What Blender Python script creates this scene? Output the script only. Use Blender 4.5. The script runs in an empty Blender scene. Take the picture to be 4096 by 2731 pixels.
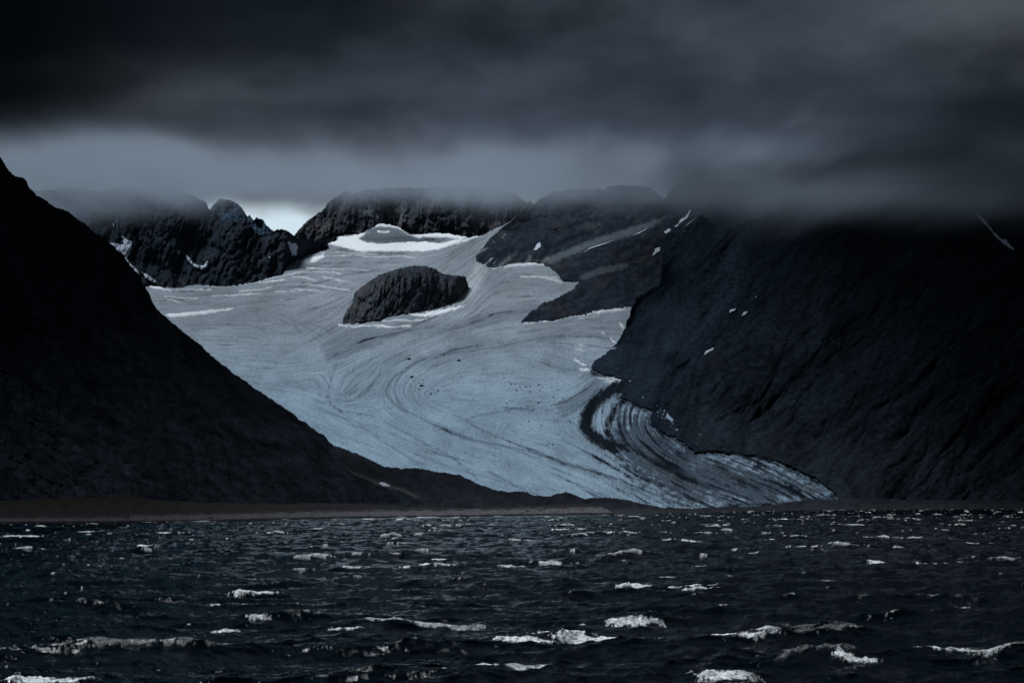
import bpy, math, time
import numpy as np
T0 = time.time()
F = 2310.0      # focal length in pixels of a 1024 wide frame
H = 502.0       # horizon row
CAM = 8.0       # eye height above the water
S = 0.25        # my survey notes are in 4096 px, frame is 1024 px
SC = bpy.context.scene
COL = SC.collection
R = math.radians

# ------------------------------------------------------------------ noise
_rs = np.random.RandomState(7)
_TA = _rs.rand(512, 512) * 2 * np.pi
_GX, _GY = np.cos(_TA).astype(np.float32), np.sin(_TA).astype(np.float32)
def pn(x, y, seed=0):
    x = np.asarray(x, np.float64) + seed * 17.37; y = np.asarray(y, np.float64) + seed * 41.71
    xi = np.floor(x); yi = np.floor(y)
    fx = (x - xi).astype(np.float32); fy = (y - yi).astype(np.float32)
    xi = xi.astype(np.int64) & 511; yi = yi.astype(np.int64) & 511
    x1 = (xi + 1) & 511; y1 = (yi + 1) & 511
    u = fx * fx * fx * (fx * (fx * 6 - 15) + 10); v = fy * fy * fy * (fy * (fy * 6 - 15) + 10)
    a = _GX[xi, yi] * fx + _GY[xi, yi] * fy
    b = _GX[x1, yi] * (fx - 1) + _GY[x1, yi] * fy
    c = _GX[xi, y1] * fx + _GY[xi, y1] * (fy - 1)
    d = _GX[x1, y1] * (fx - 1) + _GY[x1, y1] * (fy - 1)
    return (a + u * (b - a) + v * ((c + u * (d - c)) - (a + u * (b - a)))) * 1.45
def fbm(x, y, o=5, g=0.5, seed=0):
    s = 0; a = 1.0; t = 0
    for i in range(o):
        s = s + a * pn(x * 2 ** i, y * 2 ** i, seed + i * 3.1); t += a * a; a *= g
    return s / math.sqrt(t)
def ridged(x, y, o=5, g=0.5, seed=0):
    s = 0; a = 1.0; t = 0; w = 1.0
    for i in range(o):
        r = (1 - np.abs(pn(x * 2 ** i, y * 2 ** i, seed + i * 5.3))) ** 2
        s = s + a * r * w; t += a; w = np.clip(r * 1.3, 0, 1); a *= g
    return s / t
def sm(a, b, x):
    t = np.clip((x - a) / (b - a), 0, 1); return t * t * (3 - 2 * t)
def ip(x, pts):
    p = np.array(pts, float); return np.interp(x, p[:, 0], p[:, 1])
def lerp(a, b, t): return a + (b - a) * t
def C(r, g, b): return np.array([r, g, b], np.float32)
def mixc(a, b, t):
    return a + (b - a) * np.asarray(t)[..., None]

def inpoly(U, V, poly):
    p = np.array(poly, float) * S
    ins = np.zeros(U.shape, bool); n = len(p); j = n - 1
    for i in range(n):
        (x1, y1), (x2, y2) = p[i], p[j]
        if y1 != y2:
            ins ^= ((y1 > V) != (y2 > V)) & (U < (x2 - x1) * (V - y1) / (y2 - y1) + x1)
        j = i
    return ins
def dist(U, V, line, closed=False):
    p = np.array(line, float) * S
    if closed: p = np.vstack([p, p[:1]])
    d = np.full(U.shape, 1e9)
    for (x1, y1), (x2, y2) in zip(p[:-1], p[1:]):
        dx, dy = x2 - x1, y2 - y1; l = dx * dx + dy * dy + 1e-9
        t = np.clip(((U - x1) * dx + (V - y1) * dy) / l, 0, 1)
        d = np.minimum(d, (U - x1 - t * dx) ** 2 + (V - y1 - t * dy) ** 2)
    return np.sqrt(d)
def sdist(U, V, poly):
    d = dist(U, V, poly, True); return np.where(inpoly(U, V, poly), d, -d)

# ------------------------------------------------------------------ mesh
def raw_mesh(name, co, quads, cols=None, extra=None, smooth=True):
    me = bpy.data.meshes.new(name)
    n = len(co); m = len(quads)
    me.vertices.add(n); me.vertices.foreach_set('co', np.ascontiguousarray(co, np.float32).ravel())
    me.loops.add(m * 4); me.loops.foreach_set('vertex_index', np.ascontiguousarray(quads, np.int32).ravel())
    me.polygons.add(m); me.polygons.foreach_set('loop_start', np.arange(0, m * 4, 4, dtype=np.int32))
    me.polygons.foreach_set('loop_total', np.full(m, 4, np.int32))
    me.update(calc_edges=True)
    me.polygons.foreach_set('use_smooth', np.full(m, smooth, bool))
    if cols is not None:
        c = np.ones((n, 4), np.float32); c[:, :3] = cols
        at = me.attributes.new('tone', 'FLOAT_COLOR', 'POINT'); at.data.foreach_set('color', c.ravel())
    for k, a in (extra or {}).items():
        at = me.attributes.new(k, 'FLOAT', 'POINT'); at.data.foreach_set('value', np.ascontiguousarray(a, np.float32).ravel())
    return me
def link(name, me, mat, label=None, cat=None, group=None, kind=None, parent=None):
    o = bpy.data.objects.new(name, me); COL.objects.link(o)
    if mat: me.materials.append(mat)
    if label: o['label'] = label
    if cat: o['category'] = cat
    if group: o['group'] = group
    if kind: o['kind'] = kind
    if parent: o.parent = parent
    return o
def proj(U, V, Y):
    return np.stack([(U - 512) / F * Y, Y, CAM + (H - V) / F * Y], -1)
def land(name, poly, depth, mat, colf, step=0.75, jit=0.8, jlam=9.0, back=(60., 45.), seed=1, lift=None, **tags):
    """a piece of terrain: its surface reaches the given distance, is closed behind by a falling back slope"""
    p = np.array(poly, float) * S
    u0, v0 = p.min(0) - 3; u1, v1 = p.max(0) + 3
    us = np.arange(u0, u1, step); vs = np.arange(v0, v1, step)
    U, V = np.meshgrid(us, vs)
    jx = fbm(U / jlam, V / jlam, 4, .6, seed + 50) * jit; jy = fbm(U / jlam, V / jlam, 4, .6, seed + 90) * jit
    M = inpoly(U + jx, V + jy, poly)
    if 'cut' in tags: M &= ~tags.pop('cut')(U, V)
    Q = M[:-1, :-1] & M[1:, :-1] & M[:-1, 1:] & M[1:, 1:]
    use = np.zeros(M.shape, bool)
    use[:-1, :-1] |= Q; use[1:, :-1] |= Q; use[:-1, 1:] |= Q; use[1:, 1:] |= Q
    idx = np.full(M.shape, -1, np.int64); idx[use] = np.arange(use.sum())
    Uu, Vu = U[use], V[use]
    Y = depth(Uu, Vu)
    co = proj(Uu, Vu, Y)
    if lift is not None: co[:, 2] += lift(Uu, Vu)
    quads = np.stack([idx[:-1, :-1][Q], idx[1:, :-1][Q], idx[1:, 1:][Q], idx[:-1, 1:][Q]], -1)
    cols = colf(Uu, Vu, co)
    # back slope
    if back:
        Qp = np.zeros((Q.shape[0] + 2, Q.shape[1] + 2), bool); Qp[1:-1, 1:-1] = Q
        r, c = np.nonzero(Q)
        E = []
        up = ~Qp[r, c + 1]; E.append(np.stack([idx[r, c + 1][up], idx[r, c][up]], -1))
        dn = ~Qp[r + 2, c + 1]; E.append(np.stack([idx[r + 1, c][dn], idx[r + 1, c + 1][dn]], -1))
        lf = ~Qp[r + 1, c]; E.append(np.stack([idx[r, c][lf], idx[r + 1, c][lf]], -1))
        rt = ~Qp[r + 1, c + 2]; E.append(np.stack([idx[r + 1, c + 1][rt], idx[r, c + 1][rt]], -1))
        E = np.concatenate(E); bv = np.unique(E)
        mp = np.full(len(co), -1, np.int64); mp[bv] = len(co) + np.arange(len(bv))
        nb = co[bv].copy(); nb[:, 1] += back[0]; nb[:, 2] -= back[1]
        co = np.concatenate([co, nb]); cols = np.concatenate([cols, cols[bv]])
        quads = np.concatenate([quads, np.stack([E[:, 0], mp[E[:, 0]], mp[E[:, 1]], E[:, 1]], -1)])
    o = link(name, raw_mesh(name, co, quads, cols), mat, **tags)
    return o

# ------------------------------------------------------------------ materials
class N:
    def __init__(s, nt): s.t = nt
    def n(s, typ, **k):
        x = s.t.nodes.new(typ)
        for a, b in k.items(): setattr(x, a, b)
        return x
    def l(s, a, b): s.t.links.new(a, b)
    def put(s, sock, v):
        if isinstance(v, bpy.types.NodeSocket): s.l(v, sock)
        else: sock.default_value = v
    def m(s, op, a, b=0.0, c=None, clamp=False):
        x = s.n('ShaderNodeMath', operation=op, use_clamp=clamp)
        s.put(x.inputs[0], a); s.put(x.inputs[1], b)
        if c is not None: s.put(x.inputs[2], c)
        return x.outputs[0]
    def mix(s, f, a, b, bt='MIX'):
        x = s.n('ShaderNodeMix', data_type='RGBA', blend_type=bt)
        s.put(x.inputs[0], f)
        for k, v in ((6, a), (7, b)):
            if isinstance(v, bpy.types.NodeSocket): s.l(v, x.inputs[k])
            else: x.inputs[k].default_value = (*v, 1)
        return x.outputs[2]
    def noise(s, vec, scale, det=4, rough=.55):
        x = s.n('ShaderNodeTexNoise'); s.l(vec, x.inputs['Vector'])
        x.inputs['Scale'].default_value = scale; x.inputs['Detail'].default_value = det; x.inputs['Roughness'].default_value = rough
        return x.outputs['Fac']
    def rng(s, v, a, b, c=0., d=1., smooth=False):
        x = s.n('ShaderNodeMapRange', interpolation_type='SMOOTHSTEP' if smooth else 'LINEAR')
        s.put(x.inputs[0], v)
        for i, q in enumerate((a, b, c, d)): x.inputs[i + 1].default_value = q
        return x.outputs[0]
def new_mat(name):
    m = bpy.data.materials.new(name); m.use_nodes = True; m.node_tree.nodes.clear()
    g = N(m.node_tree); out = g.n('ShaderNodeOutputMaterial'); return m, g, out
def terrain_mat(name, rough, gscale, lo, hi, bump=0.6, bscale=0.12, bdist=3.0, spec=0.25):
    m, g, out = new_mat(name)
    b = g.n('ShaderNodeBsdfPrincipled'); g.l(b.outputs[0], out.inputs[0])
    a = g.n('ShaderNodeAttribute', attribute_name='tone')
    tc = g.n('ShaderNodeTexCoord')
    n1 = g.noise(tc.outputs['Object'], gscale, 6, .7)
    f = g.rng(n1, .3, .7, lo, hi)
    cc = g.n('ShaderNodeVectorMath', operation='SCALE'); g.l(a.outputs['Color'], cc.inputs[0]); g.l(f, cc.inputs['Scale'])
    g.l(cc.outputs[0], b.inputs['Base Color'])
    b.inputs['Roughness'].default_value = rough; b.inputs['Specular IOR Level'].default_value = 0.0
    n2 = g.noise(tc.outputs['Object'], bscale, 8, .65)
    bp = g.n('ShaderNodeBump'); bp.inputs['Strength'].default_value = bump; bp.inputs['Distance'].default_value = bdist
    g.l(n2, bp.inputs['Height']); g.l(bp.outputs[0], b.inputs['Normal'])
    return m
M_ROCK = terrain_mat('dark_rock', .9, .16, .45, 1.65, .7, .30, 2.2, .1)
M_SCREE = terrain_mat('scree', .95, .12, .45, 1.7, .6, .35, 1.6, .1)
M_ICE = terrain_mat('glacier_ice', .7, .12, .86, 1.12, .5, .12, 1.6, .3)
M_SNOW = terrain_mat('old_snow', .8, .3, .9, 1.08, .4, .2, 1.0, .2)
M_BEACH = terrain_mat('shore_ground', .95, .8, .45, 1.6, .8, .5, 1.0, .1)

# ------------------------------------------------------------------ distances
def plane(a, b, u, v, Y):
    """distance to a planar slope z = c - a X + b Y through the given point"""
    K = Y * (b - (H - v) / F - a * (-1) * (-(u - 512) / F) * -1) if False else Y * (b - (H - v) / F - a * (u - 512) / F)
    def f(U, V): return K / np.maximum(b - (H - V) / F - a * (U - 512) / F, .12)
    return f
def relief(U, V, Y0, ang, lam, amp, stretch=3., o=6, seed=0, g=.52):
    x = (U - 512) / F * Y0; z = (H - V) / F * Y0
    ca, sa = math.cos(R(ang)), math.sin(R(ang))      # ang: direction of the fall line in the face
    al = x * ca + z * sa; ac = -x * sa + z * ca
    ac = ac + fbm(x / lam / 2.5, z / lam / 2.5, 5, .5, seed + 7) * lam * .30
    return (ridged(ac / lam, al / lam / stretch, o, g, seed) - .45) * amp
def streak(U, V, Y0, ang, lam, stretch=8., seed=0, o=4):
    x = (U - 512) / F * Y0; z = (H - V) / F * Y0
    ca, sa = math.cos(R(ang)), math.sin(R(ang))
    al = x * ca + z * sa; ac = -x * sa + z * ca
    ac = ac + fbm(x / lam / 5, z / lam / 5, 2, .5, seed + 3) * lam * 1.6
    return fbm(ac / lam, al / lam / stretch, o, .6, seed)

SHORE = [(-800, 2112), (-100, 2095), (0, 2092), (400, 2090), (800, 2085), (1350, 2072), (1886, 2066), (2100, 2062), (2469, 2056), (2706, 2050), (2914, 2045), (3212, 2040), (3600, 2036), (4096, 2034), (4900, 2034)]
def vshore(U): return ip(U * 4, SHORE) * S
def yshore(U): return CAM * F / (vshore(U) - H)

def yg0(U, V):
    y = ip(V, [(222, 6200), (238, 5750), (268, 5050), (300, 4430), (350, 3830), (400, 3380), (450, 3040), (490, 2800), (512, 2650)][0:])
    y = y + sm(560, 840, U) * 150 * sm(330, 440, V)
    y = y + fbm(U / 90, V / 55, 3, .5, 3) * 45 * (y / 4000) ** 2
    return y

# ------------------------------------------------------------------ glacier
GL = [(300, 1130), (583, 1142), (655, 1147), (714, 1149), (780, 1135), (833, 1138), (875, 1144), (929, 1142), (982, 1134), (1042, 1122), (1101, 1104), (1131, 1095), (1143, 1071), (1185, 1038), (1238, 1016), (1304, 1001), (1308, 974), (1344, 960), (1350, 945), (1433, 933), (1487, 909), (1517, 891), (1594, 906), (1642, 936), (1683, 937), (1743, 930), (1808, 936), (1868, 948), (1921, 942), (1975, 918), (2029, 890), (2070, 858), (2100, 820), (2120, 830), (2150, 900), (2300, 980), (2420, 1100), (2590, 1180), (2550, 1400), (2560, 1560), (2650, 1630), (2745, 1715), (2960, 1785), (3160, 1835), (3290, 1895), (3380, 1960), (3390, 2008), (3000, 2040), (2600, 2045), (2000, 2020), (1300, 1960), (800, 1700), (300, 1300)]
HINT = [(700,1200,-3),(640,1270,-6),(900,1180,-6),(1000,1150,-12),(1200,1080,-8),(1150,1180,3),(900,1250,-2),(1250,1220,-20),(1340,1160,-35),(1300,1300,-38),(1120,1330,8),(900,1350,3),(1000,1450,2),(1200,1480,-8),
 (1300,1400,-28),(1380,1420,-18),(1450,1340,-8),(1600,1350,-10),(1900,1320,-12),(2200,1300,-8),(2400,1280,-8),(1500,1490,-40),(1420,1560,-30),(1450,1640,-8),(1350,1520,70),(1545,1560,90),(1600,1480,-45),(1700,1430,-22),(1850,1410,-14),(2100,1360,-10),(2350,1340,8),
 (1750,1500,-30),(1660,1540,-55),(1660,1600,60),(1850,1550,3),(2000,1500,0),(2000,1600,0),(1750,1630,14),(2200,1450,20),(2200,1560,-8),(2280,1600,-25),(2370,1550,-35),(2310,1650,-48),(2150,1640,3),
 (900,1500,10),(1000,1600,15),(1200,1600,18),(1300,1650,28),(1400,1700,30),(1600,1700,20),(1580,1620,50),(1700,1690,28),(1900,1750,18),(2050,1700,20),(2200,1850,22),(2500,1950,30),(1700,1800,15),(1600,1820,30),(1900,1880,18),(2100,1920,15),(2350,1780,25),(2250,1690,22),
 (2700,1850,24),(2900,1900,22),(3100,1900,28),(3230,1950,30),(2600,1800,38),(2380,1690,75),(2420,1620,105),(2480,1700,70),(2480,1620,110),(2560,1660,118),(2540,1740,50),(2650,1980,28),(3000,1980,18),(2800,2000,22),
 (2050,880,-32),(1950,950,-30),(1850,1010,-25),(1900,1060,-40),(1930,1110,-60),(1860,1200,-55),(1780,1240,-25),(2100,1130,5),(2150,1200,-3),(2050,1180,-8),(2250,1140,5),(1650,1010,-6),(1450,1040,0),(1500,970,3),(1700,930,3),(1350,1080,-8)]
gs = .6
gu = np.arange(60, 872, gs); gv = np.arange(205, 514, gs)
GU, GV = np.meshgrid(gu, gv)
wx = GU + fbm(GU / 40, GV / 40, 3, .5, 31) * 7; wy = GV + fbm(GU / 40, GV / 40, 3, .5, 37) * 5
cx = np.zeros(GU.shape, np.float32); cy = cx.copy()
for (a, b, t) in HINT:
    w = np.exp(-(((wx - a * S) ** 2 + ((wy - b * S) * 1.35) ** 2) / (2 * 17.0 ** 2))) + 1e-5 / (1 + ((wx - a * S) ** 2 + (wy - b * S) ** 2) / 400)
    cx += w * math.cos(R(2 * t)); cy += w * math.sin(R(2 * t))
th = .5 * np.arctan2(cy, cx)
th = th + fbm(GU / 12, GV / 9, 3, .5, 41) * .13
DX, DY = np.cos(th).astype(np.float32), np.sin(th).astype(np.float32)
def lic(src, L, h=1.0):
    nr, nc = src.shape
    acc = src.copy(); R0, C0 = np.mgrid[0:nr, 0:nc].astype(np.float32)
    for sg in (1, -1):
        r, c = R0.copy(), C0.copy(); px, py = DX * sg, DY * sg
        for i in range(L):
            ri = np.clip(np.rint(r), 0, nr - 1).astype(np.int32); ci = np.clip(np.rint(c), 0, nc - 1).astype(np.int32)
            dx, dy = DX[ri, ci], DY[ri, ci]
            s = np.where(dx * px + dy * py < 0, -1, 1).astype(np.float32)
            px, py = dx * s, dy * s
            c += px * h; r += py * h
            acc += src[np.clip(np.rint(r), 0, nr - 1).astype(np.int32), np.clip(np.rint(c), 0, nc - 1).astype(np.int32)]
    acc -= acc.mean(); return acc / acc.std()
def blur(a, k):
    for ax in (0, 1):
        for _ in range(2):
            c = np.cumsum(np.pad(a, [(k + 1, k) if i == ax else (0, 0) for i in (0, 1)], mode='edge'), axis=ax)
            n = a.shape[ax]
            a = (np.take(c, range(2 * k + 1, 2 * k + 1 + n), ax) - np.take(c, range(0, n), ax)) / (2 * k + 1)
    return a
W = _rs.randn(*GU.shape).astype(np.float32)
lf = lic(W, 16)
lm = lic(blur(_rs.randn(*GU.shape), 1).astype(np.float32), 40, 1.0)
lb = lic(blur(_rs.randn(*GU.shape), 5).astype(np.float32), 60, 1.6)
DX, DY = -DY, DX; lx = lic(_rs.randn(*GU.shape).astype(np.float32), 7); DX, DY = DY, -DX
print('lic', time.time() - T0)
def gsamp(A, U, V):
    r = np.clip((V - gv[0]) / gs, 0, A.shape[0] - 1.001); c = np.clip((U - gu[0]) / gs, 0, A.shape[1] - 1.001)
    r0 = r.astype(int); c0 = c.astype(int); fr = r - r0; fc = c - c0
    return (A[r0, c0] * (1 - fr) * (1 - fc) + A[r0 + 1, c0] * fr * (1 - fc) + A[r0, c0 + 1] * (1 - fr) * fc + A[r0 + 1, c0 + 1] * fr * fc)
def k4(pts): return [(1100 + .5952 * x, 1300 + .5952 * y) for x, y in pts]
def k2(pts): return [(1100 + .5952 * x, 650 + .5952 * y) for x, y in pts]
def k1(pts): return [(.5952 * x, 500 + .5952 * y) for x, y in pts]
def k3(pts): return [(2300 + .5952 * x, 650 + .5952 * y) for x, y in pts]
def k5(pts): return [(2200 + .5952 * x, 1300 + .5952 * y) for x, y in pts]
WX = GU + fbm(GU / 7, GV / 5, 4, .6, 61) * 1.1; WY = GV + fbm(GU / 7, GV / 5, 4, .6, 67) * .8
dirt = np.zeros(GU.shape); snow = np.zeros(GU.shape)
def stroke(A, pts, w, s, brk=.6, sd=0, fl=0., pw=2):
    d = dist(WX, WY, pts)
    if pw > 2: d = np.abs(d + fbm(GU / 2.2, GV / 3., 4, .7, 75 + sd) * 1.5)
    k = np.exp(-(d / w) ** pw * 1.2) * s
    k = k * np.clip(1 - brk * .5 + brk * (fbm(GU / 9, GV / 6, 3, .6, 70 + sd) * .6 + fl * lf * .25), 0, 1.6)
    np.maximum(A, k, out=A)
def area(A, pts, s, edge=2., sd=0, cut=.0, flow=.35):
    d = sdist(WX, WY, pts)
    t = d / edge + (lf * .5 + lm * .5) * flow * 2.2 + fbm(GU / 8, GV / 5, 3, .6, 80 + sd) * cut
    np.maximum(A, sm(-.6, .9, t) * s, out=A)
# medial moraines and dirt bands
L1a = k4([(2280,100),(2150,72),(1900,70),(1700,98),(1450,150),(1300,175),(1150,190),(1050,205),(960,240),(880,290),(800,350),(757,400),(747,450),(790,520),(860,565)])
L1b = k4([(860,565),(960,610),(1100,690),(1250,750),(1450,795),(1700,840)])
L1c = k4([(1700,840),(1850,890),(2000,935),(2200,1000),(2352,1045)]) + k5([(400,1010),(600,1090),(750,1150),(900,1215)])
stroke(dirt, L1a, 1.3, .55, .6, 1, .5); stroke(dirt, L1b, 1.1, .6, .5, 2, .5); stroke(dirt, L1c, 1.5, .9, .6, 3, .4)
stroke(dirt, k4([(960,235),(1150,180),(1400,130),(1700,110),(1950,75)]), 5.5, .42, .9, 4, 1.)
stroke(dirt, k4([(1180,150),(1330,120),(1500,105)]), 4, .35, .9, 5, 1.)
stroke(dirt, k4([(1280,640),(1400,710),(1600,790),(1800,858),(1950,915),(2100,965),(2300,1030)]), 1.0, .8, .8, 6, .5)
stroke(dirt, k4([(1850,905),(2050,965),(2250,1040),(2352,1080)]), 3., .45, .8, 7, 1.)
stroke(dirt, k4([(415,250),(390,330),(370,400),(355,470),(380,530),(450,585),(560,655),(650,720),(760,800),(900,890),(1000,960)]), 1.3, .5, 1.0, 8, 1.)
stroke(dirt, k4([(740,645),(860,710),(1000,790),(1150,860),(1260,940),(1360,1030)]), 1.1, .55, 1.0, 9, .6)
stroke(dirt, k4([(1440,985),(1550,1040),(1650,1090),(1770,1140)]), 1.0, .7, .6, 10, .5)
stroke(dirt, k4([(1960,1040),(2100,1090),(2230,1150)]), 1.2, .7, .6, 11, .6)
stroke(dirt, k4([(1280,625),(1450,590),(1700,545),(1850,565),(1950,620),(2050,680)]), .9, .5, .8, 12, .6)
stroke(dirt, k4([(1820,230),(1860,280),(1960,300),(2080,290)]), 4, .35, .9, 13, 1.)
stroke(dirt, k4([(550,610),(620,580),(700,560),(780,550)]), .6, .4, .5, 14)
stroke(dirt, k2([(0,1085),(180,1080),(330,1060),(480,1000),(540,930)]), .9, .4, .8, 15, .6)
stroke(dirt, k2([(0,950),(200,970),(330,985),(450,960)]), .6, .35, .8, 16)
for q, (x0, y0, x1, y1) in enumerate([(20,1010,330,1180),(80,1040,300,1200),(150,1060,400,1150),(0,1040,220,1170),(240,1080,420,1190)]):
    stroke(dirt, k2([(x0,y0),((x0+x1)/2+15,(y0+y1)/2-14),(x1,y1)]), .5, .4, .7, 17 + q)
for q, (x0, y0, x1, y1) in enumerate([(200,815,520,870),(130,850,500,910),(-60,800,350,850),(560,700,950,690),(230,700,760,730)]):
    stroke(dirt, k2([(x0,y0),((x0+x1)/2,(y0+y1)/2+8),(x1,y1)]), .45, .42, .8, 25 + q)
area(dirt, k4([(300,120),(480,20),(1100,-60),(900,60),(640,140),(430,235),(340,260)]), .32, 3, 1, .5)
area(dirt, k2([(500,1120),(1000,1090),(1500,1000),(1900,930),(1750,1010),(1400,1090),(1000,1160),(600,1200)]), .22, 5, 2, .6)
area(dirt, k2([(640,440),(720,410),(830,440),(900,480),(990,500),(1100,490),(1180,500),(1100,540),(860,530),(700,545),(560,515)]), .50, 2, 3, .8)
area(dirt, k2([(1400,760),(1600,720),(1900,790),(2000,840),(1850,900),(1500,900),(1380,860)]), .22, 5, 4, .6)
# ablation debris by the right margin
stroke(dirt, k5([(500,400),(430,425),(350,470),(290,530),(250,600),(235,680),(290,740),(370,790),(450,822)]), 7.0, 1.4, .35, 40, .9, 4)
stroke(dirt, k5([(560,480),(490,500),(440,560),(395,640),(385,710),(430,780),(500,820)]), 4.0, 1.3, .5, 41, .9, 4)
stroke(dirt, k5([(560,540),(520,600),(490,680)]), 3.2, .8, .9, 42, .9)
stroke(dirt, k5([(680,600),(640,660),(600,720),(760,760),(860,740)]), 3.5, .7, 1., 43, 1.)
area(dirt, k5([(260,330),(420,330),(560,370),(430,430),(300,520),(150,560),(60,640),(80,560),(200,420)]), .38, 5, 5, .8, .9)
area(dirt, k5([(430,500),(700,600),(860,740),(1000,850),(1400,880),(1900,1090),(1900,1160),(1500,1230),(900,1235),(600,1050),(430,860),(430,700)]), .74, 8, 6, 1.9, .7)
stroke(dirt, k5([(800,760),(950,860),(1300,860),(1600,960),(1880,1090)]), 4, .6, .9, 44, .9)
stroke(dirt, k5([(900,900),(1100,960),(1350,1020),(1550,1120),(1700,1170)]), 2.4, .75, .8, 45, .9)
stroke(dirt, k5([(1250,980),(1450,1010),(1650,1080),(1850,1140)]), 3.2, .6, .9, 46, .9)
stroke(dirt, k5([(600,830),(800,900),(1000,960),(1300,1060)]), 1.1, .7, .8, 47, .5)
stroke(dirt, k5([(580,930),(700,1000),(900,1100),(1100,1190)]), 1.4, .7, .8, 48, .5)
stroke(dirt, k5([(0,900),(300,980),(500,1070),(700,1160),(850,1225)]), 2.4, .6, .8, 49, .8)
stroke(dirt, [(2373, 1485), (2440, 1502), (2510, 1522), (2490, 1560), (2475, 1590), (2540, 1612), (2610, 1645), (2600, 1690), (2640, 1722), (2700, 1748), (2783, 1806), (2855, 1802), (2944, 1808), (3021, 1824), (3081, 1832), (3152, 1860), (3212, 1886), (3271, 1919), (3319, 1943), (3345, 1975), (3300, 2000), (3150, 2010), (2900, 2022)], 4.0, 1.05, .5, 60, 1.0, 4)
spk = fbm(GU / 1.7, GV / 1.3, 3, .6, 55); rz = sm(560, 680, GU) * sm(400, 440, GV)
dirt = np.maximum(dirt, sm(.15, 1.15, spk + lm * .35 + .25 * fbm(GU / 25, GV / 12, 2, .5, 57)) * rz * 1.0)
dirt = np.maximum(dirt, sm(1.35, 2.3, fbm(GU / 1.6, GV / 1.2, 2, .6, 59) * 1.15) * .5 * sm(250, 330, GV))
# lines of the ice itself
calm = .55 + .45 * np.clip(fbm(GU / 30, GV / 16, 3, .6, 63) * 1.2 + .4, 0, 1.4)
lines = sm(.8, 2.4, lm) * .52 * calm + sm(.8, 3.0, lf) * .30 * calm + sm(.3, 2.0, lb) * .26
ck = sm(.25, 1.1, fbm(GU / 3.2, GV / 2.4, 5, .66, 58) + .5 * fbm(GU / 12, GV / 8, 2, .5, 66)) * sm(-4, 8, sdist(GU, GV, [(2440, 1560), (2640, 1650), (2760, 1740), (3060, 1805), (3360, 1960), (3300, 2020), (2560, 2000), (2440, 1800)]))
dirt = dirt * (1 - .35 * ck) + .30 * ck
cz = sm(.1, 1.2, fbm(GU / 26, GV / 13, 3, .55, 64) + .2 * fbm(GU / 6, GV / 5, 2, .5, 65))
lines = lines + sm(.9, 2.6, lx) * .45 * cz
dirt = np.clip(dirt * 1.12 + lines * 1.15, 0, 1.1)
# snow lying on the ice
area(snow, k2([(350,548),(420,522),(430,500),(520,490),(612,462),(600,490),(560,515),(620,538),(700,548),(860,537),(1000,532),(1100,541),(1200,522),(1300,507),(1395,490),(1250,537),(1100,580),(1000,596),(850,592),(650,597),(550,592),(430,562)]), 1.05, 1.0, 11, .3, .15)
area(snow, k2([(870,485),(960,485),(1080,472),(1190,482),(1290,502),(1395,488),(1300,515),(1100,500),(960,500)]), .95, 1.0, 12, .4, .2)
area(snow, k2([(660,440),(720,405),(830,425),(910,470),(900,480),(820,440),(720,425)]), .75, 1.0, 13, .5, .3)
area(snow, k2([(680,455),(770,462),(760,470),(690,468)]), .9, .6, 14, .2)
area(snow, k2([(235,668),(262,628),(330,608),(328,635),(290,660)]), .9, .8, 15, .2)
area(snow, k1([(1100,1272),(1300,1256),(1575,1228),(1560,1240),(1350,1274),(1150,1292)]), .85, .7, 16, .2)
area(snow, k1([(1740,1062),(1900,1032),(1920,1040),(1820,1056)]), .75, .8, 17, .4)
area(snow, k1([(980,1072),(1040,1078),(1150,1105),(1150,1114),(1040,1100)]), .85, .8, 18, .3)
stroke(snow, k1([(1370,1066),(1440,1078),(1530,1080),(1700,1055),(1890,1012),(1990,990)]), .7, .7, .8, 19)
for q, p in enumerate([[(1180,1108),(1420,1106)],[(1430,1148),(1560,1142),(1740,1128)],[(1610,1112),(1760,1102),(1830,1085)],[(1120,1170),(1220,1192)],[(1110,1148),(1250,1160),(1330,1160)],[(1960,1018),(2060,1022),(2118,1040)],[(2040,1066),(2180,1082),(2352,1110)],[(1980,1100),(2150,1112)],[(2170,1018),(2300,1040)],[(2000,990),(2150,985),(2290,995)],[(2060,960),(2300,968)],[(1850,1118),(1990,1110)]]):
    stroke(snow, k1(p), .55, .8, .7, 20 + q)
for q, p in enumerate([[(360,545),(430,560),(600,600)],[(330,625),(560,620),(760,640)],[(240,712),(480,715),(640,722)],[(320,766),(420,790),(520,800)],[(160,768),(270,785)],[(400,600),(700,615)],[(600,632),(800,628),(950,634)]]):
    stroke(snow, k2(p), .55, .65, .8, 40 + q)
area(snow, k2([(900,1020),(1000,1013),(1100,988),(1275,962),(1200,992),(1050,1032),(950,1034)]), .95, .8, 21, .4)
stroke(snow, k2([(650,1064),(800,1058),(1020,1056)]), .6, .85, .7, 22)
stroke(snow, k2([(425,1090),(520,1100),(650,1094),(780,1100),(915,1098)]), .8, .9, .6, 23)
stroke(snow, k2([(1200,945),(1260,935),(1230,900),(1270,840)]), 1.6, .45, .8, 24)
stroke(snow, k2([(520,1075),(560,1068)]), 1.1, .8, .6, 28)
stroke(snow, k2([(1470,708),(1600,690),(1720,682),(1800,684)]), 1.0, .9, .8, 25)
stroke(snow, k2([(1660,766),(1760,765),(1830,768),(1900,772)]), .8, .9, .7, 26)
stroke(snow, k2([(1830,780),(1930,800)]), 1., .6, .6, 27)
stroke(snow, k2([(2040,1025),(2130,1015),(2230,995),(2352,985)]), 1.0, 1., .8, 29)
stroke(snow, k2([(1680,1078),(1800,1062),(1900,1058)]), .7, .8, .8, 30)
stroke(snow, k2([(2040,1045),(2180,1030)]), .6, .6, .8, 31)
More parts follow.
